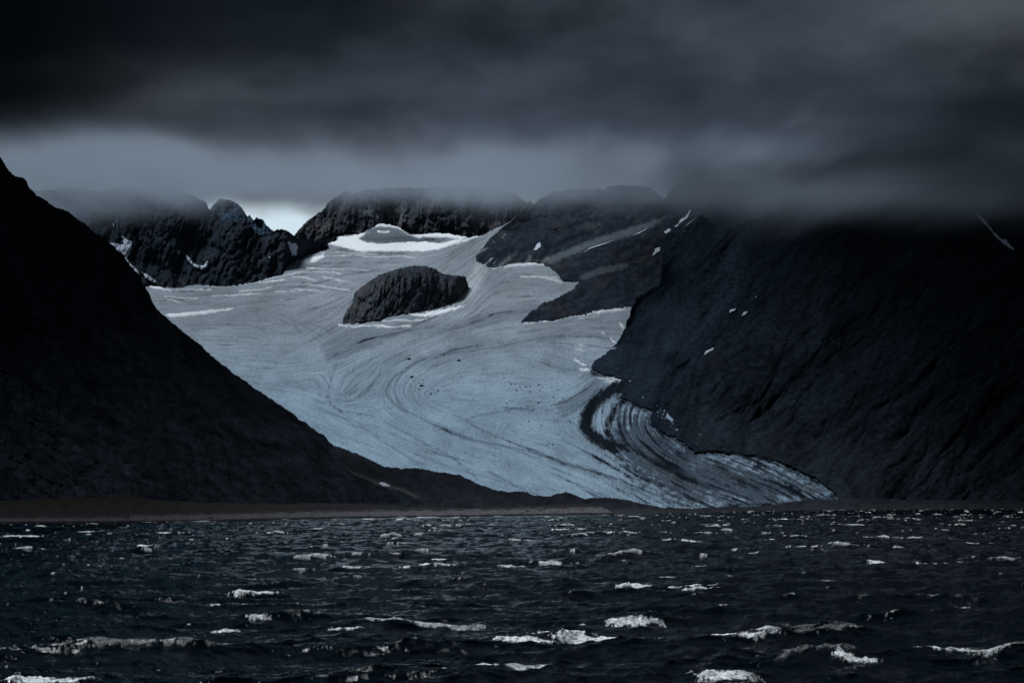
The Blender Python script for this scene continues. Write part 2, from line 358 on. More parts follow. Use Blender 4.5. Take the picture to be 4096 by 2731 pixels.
stroke(snow, k3([(0,1022),(80,1018),(200,995),(300,990)]), 1., 1., .8, 32)
stroke(snow, k3([(175,1142),(200,1152)]), .7, .6, .3, 33); stroke(snow, k3([(240,1182),(270,1208)]), 1.0, .8, .3, 34)
stroke(snow, k3([(0,1318),(70,1358)]), .8, .8, .3, 35); stroke(snow, k3([(40,1386),(90,1392)]), 1.5, .8, .3, 36)
stroke(snow, k3([(305,1080),(322,1110)]), 1.2, .7, .3, 37)
for q, p in enumerate([[(330,355),(440,352)],[(360,380),(430,378)],[(370,368),(470,366)],[(520,376),(550,370)]]):
    stroke(snow, k5(p), .7, .8, .6, 50 + q)
area(snow, k5([(170,160),(210,150),(235,170),(200,185)]), .35, 3., 51, .4)
area(snow, k2([(1490,600),(1560,680),(1440,700),(1350,660),(1250,840),(1230,900),(1200,940),(1320,900),(1400,780)]), .16, 3., 52, .5)
snow = np.clip(snow, 0, 1.1)
dirt = dirt * (1 - .9 * np.clip(snow, 0, 1))

def gl_col(U, V, co):
    d = gsamp(dirt, U, V); s = gsamp(snow, U, V)
    hi = sm(420, 290, V)
    base = mixc(C(.222, .300, .375), C(.265, .298, .335), hi)
    base = base * (1 + .10 * gsamp(lb, U, V) * .6 + .11 * gsamp(lf, U, V) + .20 * fbm(U / 60, V / 30, 4, .55, 91))[..., None]
    gray = C(.040, .055, .082); brown = C(.055, .052, .052)
    dc = mixc(gray, brown, sm(-.2, .9, fbm(U / 30, V / 18, 3, .5, 93)))
    dc = mixc(dc, C(.010, .013, .019), sm(.7, 1.0, d))
    c = mixc(base, dc, np.clip(d, 0, 1))
    c = mixc(c, C(.86, .88, .92), np.clip(s, 0, 1))
    return np.clip(c, .005, .9).astype(np.float32)
def gl_lift(U, V):
    return gsamp(lm, U, V) * .5 + gsamp(lf, U, V) * .35 - gsamp(dirt, U, V) * .8 + gsamp(snow, U, V) * 1.2 + fbm(U / 3., V / 2., 3, .6, 95) * .5

# ------------------------------------------------------------------ outlines (survey px)
LEFT_RIDGE = [(-1500, -180), (-900, 80), (-600, 250), (-300, 430), (-100, 560), (0, 622), (12, 643), (27, 661), (48, 693), (65, 705), (95, 707), (110, 726), (119, 753), (149, 777), (185, 801), (226, 827), (268, 842), (298, 863), (333, 890), (369, 920), (411, 946), (446, 976), (488, 1012), (518, 1054), (554, 1095), (583, 1143), (601, 1184), (625, 1232), (643, 1250), (667, 1265), (690, 1286), (726, 1315), (762, 1345), (798, 1375), (870, 1440), (952, 1500), (1020, 1548), (1088, 1592), (1156, 1639), (1224, 1690), (1292, 1738), (1333, 1775)]
LEFT = LEFT_RIDGE + [(1365, 1850), (1398, 1885), (1511, 1937), (1606, 1961), (1665, 1987), (1740, 2030), (1300, 2050), (600, 2050), (-1500, 2050)]
GROUND = [(-900, 2012), (-300, 2006), (0, 2001), (179, 1990), (387, 1986), (536, 1989), (655, 1998), (833, 2008), (1071, 2012), (1310, 2010), (1500, 2016), (1707, 2026), (1886, 2030), (2124, 2019), (2243, 2012), (2374, 2010), (2409, 2025), (2445, 2043), (2472, 2058)] + [(u, v + 5) for u, v in reversed(SHORE) if -850 < u < 2470] + [(-900, 2120)]
MOR = [(1150, 1720), (1333, 1775), (1381, 1792), (1449, 1820), (1524, 1857), (1564, 1864), (1606, 1870), (1671, 1868), (1743, 1882), (1790, 1889), (1838, 1895), (1898, 1925), (1945, 1943), (1993, 1958), (2052, 1965), (2082, 1959), (2112, 1965), (2136, 1978), (2201, 1981), (2219, 1973), (2261, 1965), (2290, 1971), (2338, 1992), (2380, 1987), (2438, 1986), (2509, 1996), (2587, 2014), (2664, 2027), (2736, 2029), (2855, 2025), (2974, 2023), (3063, 2020), (3152, 2005), (3242, 1993), (3331, 1993), (3450, 1990), (3700, 1996), (4096, 1998), (4900, 1998)] + [(u, v + 5) for u, v in reversed(SHORE) if u > 2300] + [(2300, 2066), (1700, 2064), (1200, 2060)]
NUN = [(1371, 1296), (1371, 1269), (1386, 1239), (1410, 1210), (1415, 1174), (1439, 1150), (1481, 1120), (1517, 1096), (1564, 1079), (1612, 1067), (1665, 1061), (1695, 1058), (1743, 1073), (1767, 1090), (1814, 1099), (1865, 1102), (1874, 1138), (1850, 1156), (1838, 1174), (1814, 1210), (1785, 1221), (1725, 1236), (1660, 1257), (1606, 1251), (1564, 1266), (1517, 1278), (1433, 1287), (1410, 1301)]
MID = [(1150, 1010), (1175, 940), (1207, 900), (1249, 861), (1296, 832), (1305, 817), (1338, 787), (1368, 769), (1392, 763), (1415, 772), (1440, 760), (1500, 752), (1600, 745), (1700, 748), (1850, 742), (1980, 750), (2050, 768), (2082, 787), (2106, 808), (2106, 870), (2060, 930), (1900, 990), (1700, 985), (1500, 960), (1400, 990), (1330, 1050), (1200, 1080)]
BACKL = [(-200, 600), (150, 760), (300, 745), (400, 762), (520, 742), (600, 758), (680, 745), (744, 768), (792, 786), (821, 804), (833, 824), (857, 845), (881, 872), (890, 886), (923, 881), (952, 884), (976, 878), (994, 893), (1012, 911), (1036, 937), (1059, 935), (1101, 917), (1125, 914), (1149, 920), (1173, 939), (1190, 950), (1250, 960), (1310, 965), (1320, 1010), (1200, 1080), (1150, 1130), (1000, 1165), (800, 1180), (600, 1190), (300, 1400), (-200, 1400)]
FAR = [(820, 900), (840, 830), (880, 790), (930, 800), (958, 815), (982, 851), (988, 862), (994, 858), (1000, 856), (1006, 868), (1015, 876), (1020, 870), (1027, 865), (1034, 873), (1045, 873), (1051, 874), (1065, 896), (1089, 917), (1100, 930), (1130, 925), (1155, 922), (1170, 936), (1185, 945), (1185, 1020), (820, 1020)]
CR = [(2100, 826), (2106, 811), (2121, 800), (2136, 814), (2165, 790), (2215, 762), (2300, 752), (2390, 752), (2413, 757), (2435, 744), (2500, 738), (2560, 742), (2604, 751), (2618, 760), (2627, 769), (2640, 776), (2657, 790), (2668, 775), (2681, 757), (2720, 735), (2900, 722), (3100, 715), (3200, 708), (3234, 720), (3250, 736), (3264, 749), (3278, 738), (3291, 727), (3340, 712), (3500, 700), (3500, 900), (3100, 1150), (2700, 1300), (2540, 1225), (2469, 1236), (2410, 1245), (2350, 1257), (2290, 1260), (2219, 1278), (2142, 1287), (2076, 1290), (2112, 1251), (2171, 1210), (2231, 1186), (2290, 1153), (2314, 1126), (2249, 1126), (2231, 1096), (2201, 1073), (2171, 1055), (2112, 1055), (2064, 1063), (2028, 1061), (1999, 1075), (1957, 1067), (1901, 1043), (1904, 1019), (1933, 983), (1951, 954), (2011, 906), (2060, 865)]
CRE = CR[CR.index((2540, 1225)):]   # where that mountain meets the ice
GTOP = [(0, 1140), (300, 1135), (583, 1142), (714, 1149), (780, 1135), (929, 1142), (1042, 1122), (1101, 1104), (1131, 1090), (1185, 1038), (1238, 1016), (1304, 998), (1344, 960), (1433, 933), (1517, 891), (1594, 906), (1683, 937), (1743, 930), (1868, 948), (1975, 918), (2029, 890), (2100, 860), (2400, 860)]
def ytop(U, V): return yg0(U, np.maximum(V, ip(U * 4, GTOP) * S))
RB = [(2538, 1192), (2538, 1204), (2526, 1227), (2511, 1275), (2496, 1311), (2479, 1352), (2455, 1382), (2407, 1418), (2365, 1454), (2360, 1471), (2389, 1489), (2440, 1502), (2510, 1522), (2490, 1560), (2475, 1590), (2540, 1612), (2610, 1645), (2600, 1690), (2640, 1722), (2700, 1748), (2783, 1806), (2855, 1802), (2944, 1808), (3021, 1824), (3081, 1832), (3152, 1860), (3212, 1886), (3271, 1919), (3319, 1943), (3345, 1975), (3360, 2012)]
RIGHT = RB + [(4900, 2020), (4900, 700), (4096, 722), (3600, 715), (3330, 735), (3291, 752), (3264, 750), (3245, 752), (3193, 769), (3145, 805), (3104, 846), (3014, 870), (2961, 894), (2920, 912), (2880, 905), (2840, 880), (2806, 858), (2780, 880), (2717, 938), (2665, 980), (2642, 1037), (2650, 1090), (2633, 1138), (2586, 1162)]
SPL = [(4300, 735), (3900, 745), (3560, 790), (3380, 900), (3230, 1020), (3137, 1137), (3048, 1240), (2950, 1338), (2816, 1418), (2740, 1490), (2660, 1600)]
SPUR = SPL + [(2720, 1740), (2800, 1800), (3021, 1822), (3152, 1858), (3271, 1917), (3345, 1975), (3360, 2012), (4900, 2020), (4900, 735)]

def yd_left(U, V):
    y = plane(.50, .50, 0, 500, 1330)(U, V)
    d = dist(U, V, LEFT_RIDGE)
    y = y + 70 * np.exp(-d / 14)            # the crest rounds away from view
    rough = .35 + .65 * sm(330, 0, U) + .2
    y = y + relief(U, V, 1700, 128, 70, 17, 4, 7, 11, .56) * rough + relief(U, V, 1700, 125, 14, 4.5, 2.5, 5, 12, .6) * rough
    return y
def yd_nun(U, V):
    vb = ip(U * 4, [(1360, 1300), (1433, 1290), (1517, 1280), (1606, 1262), (1725, 1240), (1814, 1215), (1850, 1180), (1880, 1140)]) * S
    y = yg0(U, np.minimum(vb, 330)) - 5 + (vb - V) * 2.2
    top = -sdist(U, V, NUN)
    y = y + 60 * np.exp(top / 6) * sm(0, 30, vb - V)
    y = y + relief(U, V, 4400, 70, 120, 40, 2.2, 7, 21, .66) + relief(U, V, 4400, 78, 26, 20, 3.2, 6, 22, .64)
    return y
def yd_mid(U, V):
    y = plane(-.05, 1.3, 370, 235, 6150)(U, V)
    y = np.maximum(y + relief(U, V, 6000, 75, 130, 90, 1.8, 7, 31, .63), ytop(U, V) + 25 + (H - V) * 0)
    return y + relief(U, V, 6000, 88, 36, 34, 3.2, 6, 32, .62)
def yd_backl(U, V):
    y = plane(.10, 1.05, 180, 288, 4950)(U, V)
    y = np.maximum(y + relief(U, V, 5000, 70, 170, 90, 1.8, 7, 41, .62), ytop(U, V) + 30)
    return y + relief(U, V, 5000, 80, 38, 28, 3.2, 6, 42, .62)
def yd_far(U, V):
    return plane(0, 1.5, 250, 220, 8600)(U, V) + relief(U, V, 8600, 90, 70, 35, 2, 6, 51, .6)
def yd_cr(U, V):
    d = dist(U, V, CRE)
    w = sm(0, 60, d)
    pl = ip(V, [(150, 6700), (185, 6200), (220, 5800), (240, 5500), (268, 4940), (300, 4330), (322, 4050), (340, 3900)]) - np.maximum(U - 520, 0) * 1.3
    y = lerp(yg0(U, np.clip(V, 230, 400)) - 4 - 1.2 * d, pl, w)
    y = y + relief(U, V, 4300, 40, 120, 60, 3.0, 7, 61, .6) * sm(0, 25, d) + relief(U, V, 4300, 25, 46, 30, 2.2, 6, 62, .66) * sm(0, 8, d)
    return np.minimum(y, yg0(U, V) - 2)
def yd_right(U, V):
    d = dist(U, V, RB)
    w = sm(0, 70, d)
    pl = plane(-.12, .70, 900, 500, 3150)(U, V)
    y = lerp(np.minimum(yg0(U, np.clip(V, 300, 500)) - 4, 3900), pl, w)
    y = y + relief(U, V, 3600, 50, 190, 34, 4.0, 6, 71) * sm(0, 50, d) + relief(U, V, 3600, 48, 40, 14, 4.0, 6, 72, .58) * .55
    return np.where((V > 330), np.minimum(y, yg0(U, V) - 1.5 + 6 * np.maximum(d - 14, 0)), y)
def yd_spur(U, V):
    d = dist(U, V, SPL)
    y = yd_right(U, V) - 1 - 5 * sm(0, 20, dist(U, V, RB)) - 110 * (1 - np.exp(-d / 70)) * sm(0, 60, dist(U, V, RB))
    y = np.where((U < 850), np.minimum(y, yg0(U, V) - 2 + 6 * np.maximum(dist(U, V, RB) - 14, 0)), y)
    return y + sm(0, 12, dist(U, V, RB)) * relief(U, V, 3400, 48, 110, 16, 4, 6, 81) + relief(U, V, 3400, 50, 26, 7, 3.5, 6, 82, .6)
def yd_mor(U, V):
    y0 = np.minimum(yshore(U), 3050) + 12
    dv = np.maximum(vshore(U) + 1.3 - V, 0)
    y = y0 + dv * lerp(20, 13, sm(600, 850, U)) + dv ** 2 * .02
    y = y * 1.0 + relief(U, V, 2000, 100, 45, 26, 1.6, 6, 101, .55) * sm(0, 14, dv)
    return np.where(U < 860, np.minimum(y, yg0(U, np.clip(V, 400, 505)) - 15), y)
def yd_ground(U, V):
    dv = np.maximum(vshore(U) + 1.3 - V, 0)
    y0 = yshore(U)
    y = y0 - 6 + dv * 11 + sm(9, 16, dv) * 40
    return y + fbm(U / 14, V / 3.0, 5, .55, 111) * 9 * sm(0, 4, dv)

# ------------------------------------------------------------------ colours
def c_left(U, V, co):
    s = streak(U, V, 1700, 130, 26, 9, 1); s2 = streak(U, V, 1700, 133, 7, 7, 2)
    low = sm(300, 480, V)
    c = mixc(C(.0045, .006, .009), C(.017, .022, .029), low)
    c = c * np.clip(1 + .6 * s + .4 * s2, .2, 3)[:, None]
    c = mixc(c, C(.055, .060, .066), sm(.7, 1.9, s + .5 * s2) * .8 * (.15 + .85 * low))
    c = mixc(c, C(.034, .028, .023), sm(.3, 1.3, fbm(U / 22, V / 22, 4, .6, 121)) * .5 * sm(420, 470, V))
    st = sm(1.25, 1.6, fbm(U / 1.6, V / 1.3, 2, .6, 125)); c = mixc(c, C(.12, .11, .11), st * .5 * low)
    return np.clip(c, .002, .5)
def rockc(U, V, Y0, dark, warm, pale, sd, ang=80, k=1.):
    s = streak(U, V, Y0, ang, 22, 5, sd); s2 = fbm(U / 5, V / 5, 5, .6, sd + 5); s3 = fbm(U / 28, V / 20, 4, .55, sd + 9)
    c = mixc(dark, warm, sm(-.3, 1.0, s3 + .3 * s2))
    c = mixc(c, pale, sm(.7, 1.9, s + .5 * s2) * .5 * k)
    s4 = fbm(U / 1.6, V / 1.4, 3, .65, sd + 11)
    return np.clip(c * (1 + .30 * s2 + .25 * s + .28 * s4)[:, None], .004, .6)
def c_nun(U, V, co): return rockc(U, V, 4400, C(.044, .052, .066), C(.068, .066, .072), C(.150, .156, .17), 201, 75)
def c_mid(U, V, co):
    c = rockc(U, V, 6000, C(.046, .053, .066), C(.076, .070, .073), C(.17, .175, .19), 211, 85)
    slab = sm(-1, 4, sdist(U, V, k2([(560, 280), (900, 285), (930, 400), (860, 420), (690, 400), (600, 400)])))
    return mixc(c, C(.17, .18, .20) * 1., slab * .6 * sm(-.9, .8, streak(U, V, 6000, 88, 26, 7, 215)))
def c_backl(U, V, co): return rockc(U, V, 5000, C(.022, .030, .042), C(.032, .037, .046), C(.065, .066, .078), 221, 80, .6)
def c_far(U, V, co): return rockc(U, V, 8600, C(.055, .085, .125), C(.06, .09, .13), C(.07, .10, .14), 231, 85, .5)  # pale blue of distance haze painted into the rock colour
def c_cr(U, V, co):
    c = rockc(U, V, 4900, C(.018, .025, .036), C(.032, .033, .039), C(.11, .12, .13), 241, 42, 1.)
    ln = ridged((U * .45 + V * .9) / 9 + fbm(U / 20, V / 20, 3, .5, 246) * .6, (U - V) / 40, 4, .6, 244)
    c = c * (1 + .9 * (ln - .5))[:, None]
    c = mixc(c, C(.12, .12, .13), sm(1.5, 2.4, fbm(U / 2.2, V / 1.6, 4, .65, 248) + .4 * fbm(U / 14, V / 12, 3, .6, 249)) * .6)
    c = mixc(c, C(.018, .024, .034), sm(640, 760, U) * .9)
    strip = sm(-1.5, 2.5, sdist(U, V, k3([(-60, 580), (0, 560), (150, 500), (350, 440), (600, 362), (600, 380), (500, 440), (370, 495), (250, 525), (100, 570), (0, 615), (-180, 690), (-200, 640)])) + fbm(U / 5, V / 4, 3, .6, 245) * 1.5)
    c = mixc(c, C(.11, .13, .15), strip * .75)
    st2 = sm(-1.5, 1.5, 3 - dist(U, V, k3([(60, 765), (170, 725), (300, 700), (340, 690)])) + fbm(U / 5, V / 4, 3, .6, 247) * 1.2)
    c = mixc(c, C(.10, .11, .125), st2 * .5)
    for q in ([(1510, 690), (1575, 640)], [(1690, 680), (1715, 630)], [(1800, 670), (1830, 640)]):
        c = mixc(c, C(.16, .17, .18), np.exp(-(dist(U, V, k2(q)) / 1.8) ** 2) * .6)
    return c
def c_right(U, V, co):
    s = streak(U, V, 3800, 52, 60, 8, 251); s2 = streak(U, V, 3800, 50, 16, 6, 253); s3 = fbm(U / 5, V / 5, 4, .6, 255)
    c = C(.0115, .0175, .026) * np.clip(1 + .55 * s + .35 * s2 + .2 * s3, .2, 3)[:, None]  # bluish air haze over this slope is put into its rock colour
    return np.clip(c, .002, .3)
def c_spur(U, V, co):
    s = streak(U, V, 3600, 48, 46, 6, 261); s2 = streak(U, V, 3600, 55, 12, 4, 263); s3 = fbm(U / 5, V / 5, 4, .6, 265)
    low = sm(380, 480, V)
    c = mixc(C(.010, .014, .020), C(.016, .020, .027), low) * np.clip(1 + .55 * s + .4 * s2 + .25 * s3, .2, 3)[:, None]  # upper slope colour lifted to paint in faint haze
    c = mixc(c, C(.017, .014, .013), sm(.2, 1.2, fbm(U / 26, V / 26, 4, .6, 267)) * .5)
    return np.clip(c, .004, .3)
def c_mor(U, V, co):
    s = fbm(U / 9, V / 4, 5, .6, 271); s2 = streak(U, V, 2000, 140, 14, 6, 273)
    c = C(.018, .020, .026) * (1 + .35 * s + .3 * s2)[:, None]
    g = np.exp(-(dist(U, V, k4([(370, 900), (500, 985), (690, 1060), (850, 1105), (950, 1150)])) / 2.2) ** 2)
    c = mixc(c, C(.085, .08, .082), g * .6)
    low = sm(8, 2, vshore(U) - V)
    return np.clip(mixc(c, mixc(C(.052, .048, .050), C(.026, .027, .030), sm(560, 760, U)), low * .7), .004, .3)
def c_ground(U, V, co):
    dv = vshore(U) - V
    s = fbm(U / 12, V / 1.3, 5, .6, 281); s2 = fbm(U / 1.8, V / 1.0, 3, .6, 283)
    grass = mixc(C(.046, .039, .034), C(.026, .024, .024), sm(-.3, .9, s))
    peb = C(.15, .138, .142) * (1 + .55 * s2)[:, None]
    wet = C(.024, .024, .027)
    c = mixc(grass, mixc(C(.040, .037, .037), grass, sm(10, 17, dv) * sm(420, 250, U)), sm(11, 9, dv) * 0 + .5)
    c = mixc(c, peb, sm(8.8, 5.6, dv + s * 2.0 + (U < 130) * 2) * sm(1.2, 2.8, dv + .5 * s) * (.55 + .45 * sm(200, 600, U)))
    c = mixc(c, C(.028, .028, .031), sm(9.5, 10.5, dv + s) * sm(13, 11.5, dv + s) * .6)
    c = mixc(c, wet, sm(2.6, 1.2, dv + .7 * s))
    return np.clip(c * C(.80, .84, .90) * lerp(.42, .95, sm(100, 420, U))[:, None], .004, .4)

ST = dict(kind='structure')
land('glacier', GL, yg0, M_ICE, gl_col, step=.6, jit=.9, jlam=6, back=(40., 30.), seed=1, lift=gl_lift, label='pale blue glacier winding down the valley between dark mountains', cat='glacier', **ST)
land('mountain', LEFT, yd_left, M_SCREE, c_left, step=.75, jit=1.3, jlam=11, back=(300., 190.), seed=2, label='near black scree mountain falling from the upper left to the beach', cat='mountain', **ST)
land('mountain', BACKL, yd_backl, M_ROCK, c_backl, step=.75, jit=1.2, jlam=10, back=(500., 300.), seed=3, label='dark rock massif with a crescent of snow left of the bright gap in the cloud', cat='mountain', **ST)
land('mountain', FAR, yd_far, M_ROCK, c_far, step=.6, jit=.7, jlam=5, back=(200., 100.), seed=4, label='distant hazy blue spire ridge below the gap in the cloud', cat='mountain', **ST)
land('mountain', MID, yd_mid, M_ROCK, c_mid, step=.75, jit=1.4, jlam=9, back=(300., 200.), seed=5, label='brown grey rock peak right of the gap above the bright snowfield', cat='mountain', **ST)
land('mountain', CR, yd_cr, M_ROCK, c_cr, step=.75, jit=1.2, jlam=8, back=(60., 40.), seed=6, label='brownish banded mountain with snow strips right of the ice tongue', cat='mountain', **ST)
land('mountain', RIGHT, yd_right, M_SCREE, c_right, step=.85, jit=2.0, jlam=8, back=(60., 40.), seed=7, label='dark blue scree mountain rising right of the glacier into the cloud', cat='mountain', **ST)
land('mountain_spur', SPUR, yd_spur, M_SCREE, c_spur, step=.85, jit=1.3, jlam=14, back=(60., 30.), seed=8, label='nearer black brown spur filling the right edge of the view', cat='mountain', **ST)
land('rock_outcrop', NUN, yd_nun, M_ROCK, c_nun, step=.5, jit=.9, jlam=6, back=(120., 60.), seed=9, label='dark domed rock island standing out of the middle of the glacier', cat='rock')
land('moraine', MOR, yd_mor, M_SCREE, c_mor, step=.7, jit=.8, jlam=7, back=(60., 22.), seed=10, label='low dark hummocky moraine in front of the glacier foot', cat='moraine', **ST)
land('beach', GROUND, yd_ground, M_BEACH, c_ground, step=.6, jit=.4, jlam=6, back=(40., 8.), seed=12, label='brown grassy shore with a strip of pale pebbles along the water', cat='beach', **ST)
print('land', time.time() - T0)

# ------------------------------------------------------------------ snow patches on the mountains
def c_snow(U, V, co):
    return np.clip(C(.50, .55, .64) * (1 + .10 * fbm(U / 2, V / 2, 3, .6, 301))[:, None], 0, .9)
PG = 'snow patches on the mountain sides'
def patch(poly, host, label, jit=.5, off=1.5):
    land('snow_patch', poly, lambda U, V: host(U, V) - off * (6 if host in (yd_backl, yd_cr) else 2) - .8 * np.clip(sdist(U, V, poly), 0, 3), M_SNOW, c_snow, step=.3, jit=jit, jlam=3, back=(6., 1.), seed=int(poly[0][0]) % 97, label=label, cat='snow patch', group=PG)
def thin(pts, w):
    p = np.array(pts, float); n = len(p); d = np.gradient(p, axis=0); nn = np.stack([-d[:, 1], d[:, 0]], -1); nn /= np.linalg.norm(nn, axis=1)[:, None] + 1e-9
    ww = w * np.sin(np.linspace(.25, np.pi - .25, n))[:, None]
    return [tuple(x) for x in p + nn * ww] + [tuple(x) for x in (p - nn * ww)[::-1]]
patch(k1([(735,785),(790,798),(832,802),(818,738),(835,748),(852,765),(885,778),(888,815),(868,860),(852,895),(885,935),(920,965),(938,1005),(900,990),(860,930),(820,880),(780,840)]), yd_backl, 'ragged white snow patch beside the left mountain crest, high on the dark massif', .8)
patch(k1([(950,985),(985,995),(1040,1035),(1068,1068),(1020,1050),(975,1020)]), yd_backl, 'faint grey snow streak running down to the left end of the glacier', 1.2)
patch(k1([(1248,868),(1266,880),(1292,918),(1330,940),(1368,940),(1384,914),(1402,910),(1394,945),(1357,972),(1322,960),(1288,938),(1258,903)]), yd_backl, 'smile shaped crescent of snow on the dark rock massif')
patch(k1([(1188,842),(1210,842),(1206,858),(1198,868)]), yd_backl, 'small snow fleck just left of the snow crescent')
patch(k1([(780,640),(790,640),(792,660),(787,695),(782,670)]), yd_backl, 'thin upright snow fleck above the ragged patch on the massif')
patch(k1([(758,655),(768,660),(765,685),(758,675)]), yd_backl, 'tiny snow fleck left of the thin upright fleck on the massif')
patch(k1([(1935,782),(1972,788),(2004,808),(1990,868),(1962,880),(1948,835)]), yd_backl, 'grey snow slab below the notch where the two rock peaks meet', 1.4)
patch(k1([(1804,878),(1822,884),(1816,897),(1808,890)]), yd_backl, 'little snow fleck low on the massif near the upper glacier edge')
patch(k2([(1735,590),(1762,540),(1782,532),(1788,566),(1756,586)]), yd_cr, 'small triangular snow patch on the brown mountain right of the ice tongue')
patch(k3(thin([(45,606),(110,570),(190,545),(268,518)], 5)), yd_cr, 'long thin snow line under the pale scree band, its lower left part', .3)
patch(k3(thin([(368,498),(430,470),(508,430)], 5)), yd_cr, 'thin snow line under the pale scree band, its upper right part', .3)
patch(k3([(597,466),(625,442),(645,440),(640,462),(614,478)]), yd_cr, 'compact snow patch just below the branching snow streak on the brown mountain', .6)
patch(k3([(664,432),(698,402),(704,380),(742,362),(772,316),(778,322),(757,372),(718,398),(684,432)]), yd_cr, 'branching snow streak high on the brown mountain', .6)
patch(k3(thin([(722,442),(770,402),(825,358)], 4)), yd_cr, 'hair thin snow line right of the branching snow streak', .3)
patch(k3([(517,622),(542,572),(577,563),(572,592),(532,620)]), yd_cr, 'bright snow patch in a gully between the brown mountain and the dark slope', .7)
patch(k3([(706,545),(710,532),(720,530),(714,545)]), yd_cr, 'tiny crescent fleck of snow right of the gully patch', .2)
patch(k3([(1036,1002),(1046,984),(1088,976),(1074,992),(1046,1007)]), yd_right, 'left one of the pair of snow flecks halfway up the dark blue slope', .6)
patch(k3([(1118,1028),(1134,1000),(1164,996),(1152,1012),(1130,1028)]), yd_right, 'right one of the pair of snow flecks halfway up the dark blue slope', .6)
patch(k3(thin([(1203,908),(1218,898),(1232,890)], 3)), yd_right, 'topmost thin snow fleck on the dark blue slope', .2)
patch(k3([(862,1288),(880,1264),(938,1236),(928,1258),(884,1284)]), yd_right, 'largest snow fleck on the dark blue slope beside the nearer spur', .6)
patch([(3900, 842), (3910, 850), (3945, 884), (3972, 922), (4010, 957), (4024, 954), (4030, 965), (4064, 1001), (4040, 994), (3986, 950), (3958, 912), (3914, 872)], yd_spur, 'long diagonal snow streak near the top right corner of the mountain', .5)
patch(k4([(688,1056),(715,1050),(740,1054),(778,1080),(735,1081),(705,1068)]), yd_mor, 'lone white snow patch low in the moraine gully above the beach', .6)
print('snow', time.time() - T0)

# ------------------------------------------------------------------ boulders
def rock_mesh(seed):
    rs = np.random.RandomState(seed); nu, nv = 9, 6
    co = [];
    for j in range(nv):
        a = -math.pi / 2 + math.pi * (j + .5) / nv
        for i in range(nu):
            b = 2 * math.pi * i / nu
            r = 1 + rs.uniform(-.28, .28); co.append((r * math.cos(a) * math.cos(b) * 1.25, r * math.cos(a) * math.sin(b), r * math.sin(a) * .75 + .2))
    q = [(j * nu + i, j * nu + (i + 1) % nu, (j + 1) * nu + (i + 1) % nu, (j + 1) * nu + i) for j in range(nv - 1) for i in range(nu)]
    co += [(0, 0, -.5), (0, 0, .85)]; a, b = len(co) - 2, len(co) - 1
    me = bpy.data.meshes.new('boulder')
    fs = list(q) + [((i + 1) % nu, i, a) for i in range(nu)] + [((nv - 1) * nu + i, (nv - 1) * nu + (i + 1) % nu, b) for i in range(nu)]
    me.from_pydata(co, [], fs); 
    at = me.attributes.new('tone', 'FLOAT_COLOR', 'POINT'); c = np.ones((len(co), 4), np.float32); c[:, :3] = (.022, .024, .028); at.data.foreach_set('color', c.ravel())
    me.materials.append(M_ROCK); return me
RM = [rock_mesh(s) for s in range(4)]
rs = np.random.RandomState(5)
BL = [(1686, 1543, 2.6, 'largest dark boulder on the ice inside the bend of the medial moraine'), (1648, 1507, 2.3, 'dark boulder just above the largest one inside the moraine bend'), (1835, 1442, 2.6, 'dark boulder beneath the broad dark band across the glacier'), (1636, 1435, 2.4, 'single dark boulder left of the broad dark band on the ice'), (1215, 1132, 2.6, 'dark boulder alone on the upper left ice field')]
for u, v, s, lab in BL:
    o = link('boulder', RM[0], None, lab, 'boulder', 'boulders lying on the glacier')
    P = proj(u * S, v * S, yg0(np.array([u * S]), np.array([v * S]))[0]); o.location = P; o.scale = (s, s, s)
for k in range(60):
    if k < 34: u, v = rs.normal(2120, 45), rs.normal(1570, 50)
    elif k < 44: u, v = rs.normal(1700, 25), rs.normal(1550, 14)
    else: u, v = rs.uniform(2000, 2330), rs.uniform(1560, 1780)
    s = rs.uniform(.7, 1.4)
    o = link('boulder', RM[k % 4], None, 'small dark boulder scattered on the lower glacier ice', 'boulder', 'small boulders scattered on the ice')
    o.location = proj(u * S, v * S, yg0(np.array([u * S]), np.array([v * S]))[0]); o.scale = (s, s, s); o.rotation_euler = (0, 0, rs.uniform(0, 6))
for me in RM:
    while len(me.materials) > 1: me.materials.pop()

# ------------------------------------------------------------------ sea
def ocean(L, Nn, lmin, lmax, lpk, wdir, hs, seed, spread=2.0):
    rs = np.random.RandomState(seed)
    k1_ = 2 * np.pi * np.fft.fftfreq(Nn, L / Nn); KX, KY = np.meshgrid(k1_, k1_)
    K = np.hypot(KX, KY); K[0, 0] = 1
    lamb = 2 * np.pi / K
    kp = 2 * np.pi / lpk
    Sp = np.exp(-1.25 * (kp / K) ** 2) / K ** 3.7 * (3.0 ** np.exp(-((np.sqrt(K) - math.sqrt(kp)) ** 2) / (2 * .12 ** 2 * kp)))
    c = (KX * math.cos(wdir) + KY * math.sin(wdir)) / K
    Sp *= np.where(c > 0, np.abs(c) ** (2 * spread) + .04, .02)
    Sp *= sm(lmin * .7, lmin, lamb) * sm(lmax * 1.3, lmax, lamb); Sp[0, 0] = 0
    h = np.sqrt(Sp) * (rs.randn(Nn, Nn) + 1j * rs.randn(Nn, Nn))
    f = lambda a: np.real(np.fft.ifft2(a))
    z = f(h); k = hs / 4 / z.std(); h = h * k
    out = dict(z=z * k, dx=f(1j * KX / K * h), dy=f(1j * KY / K * h), xx=f(-KX * KX / K * h), yy=f(-KY * KY / K * h), xy=f(-KX * KY / K * h))
    return L, {a: b.astype(np.float32) for a, b in out.items()}
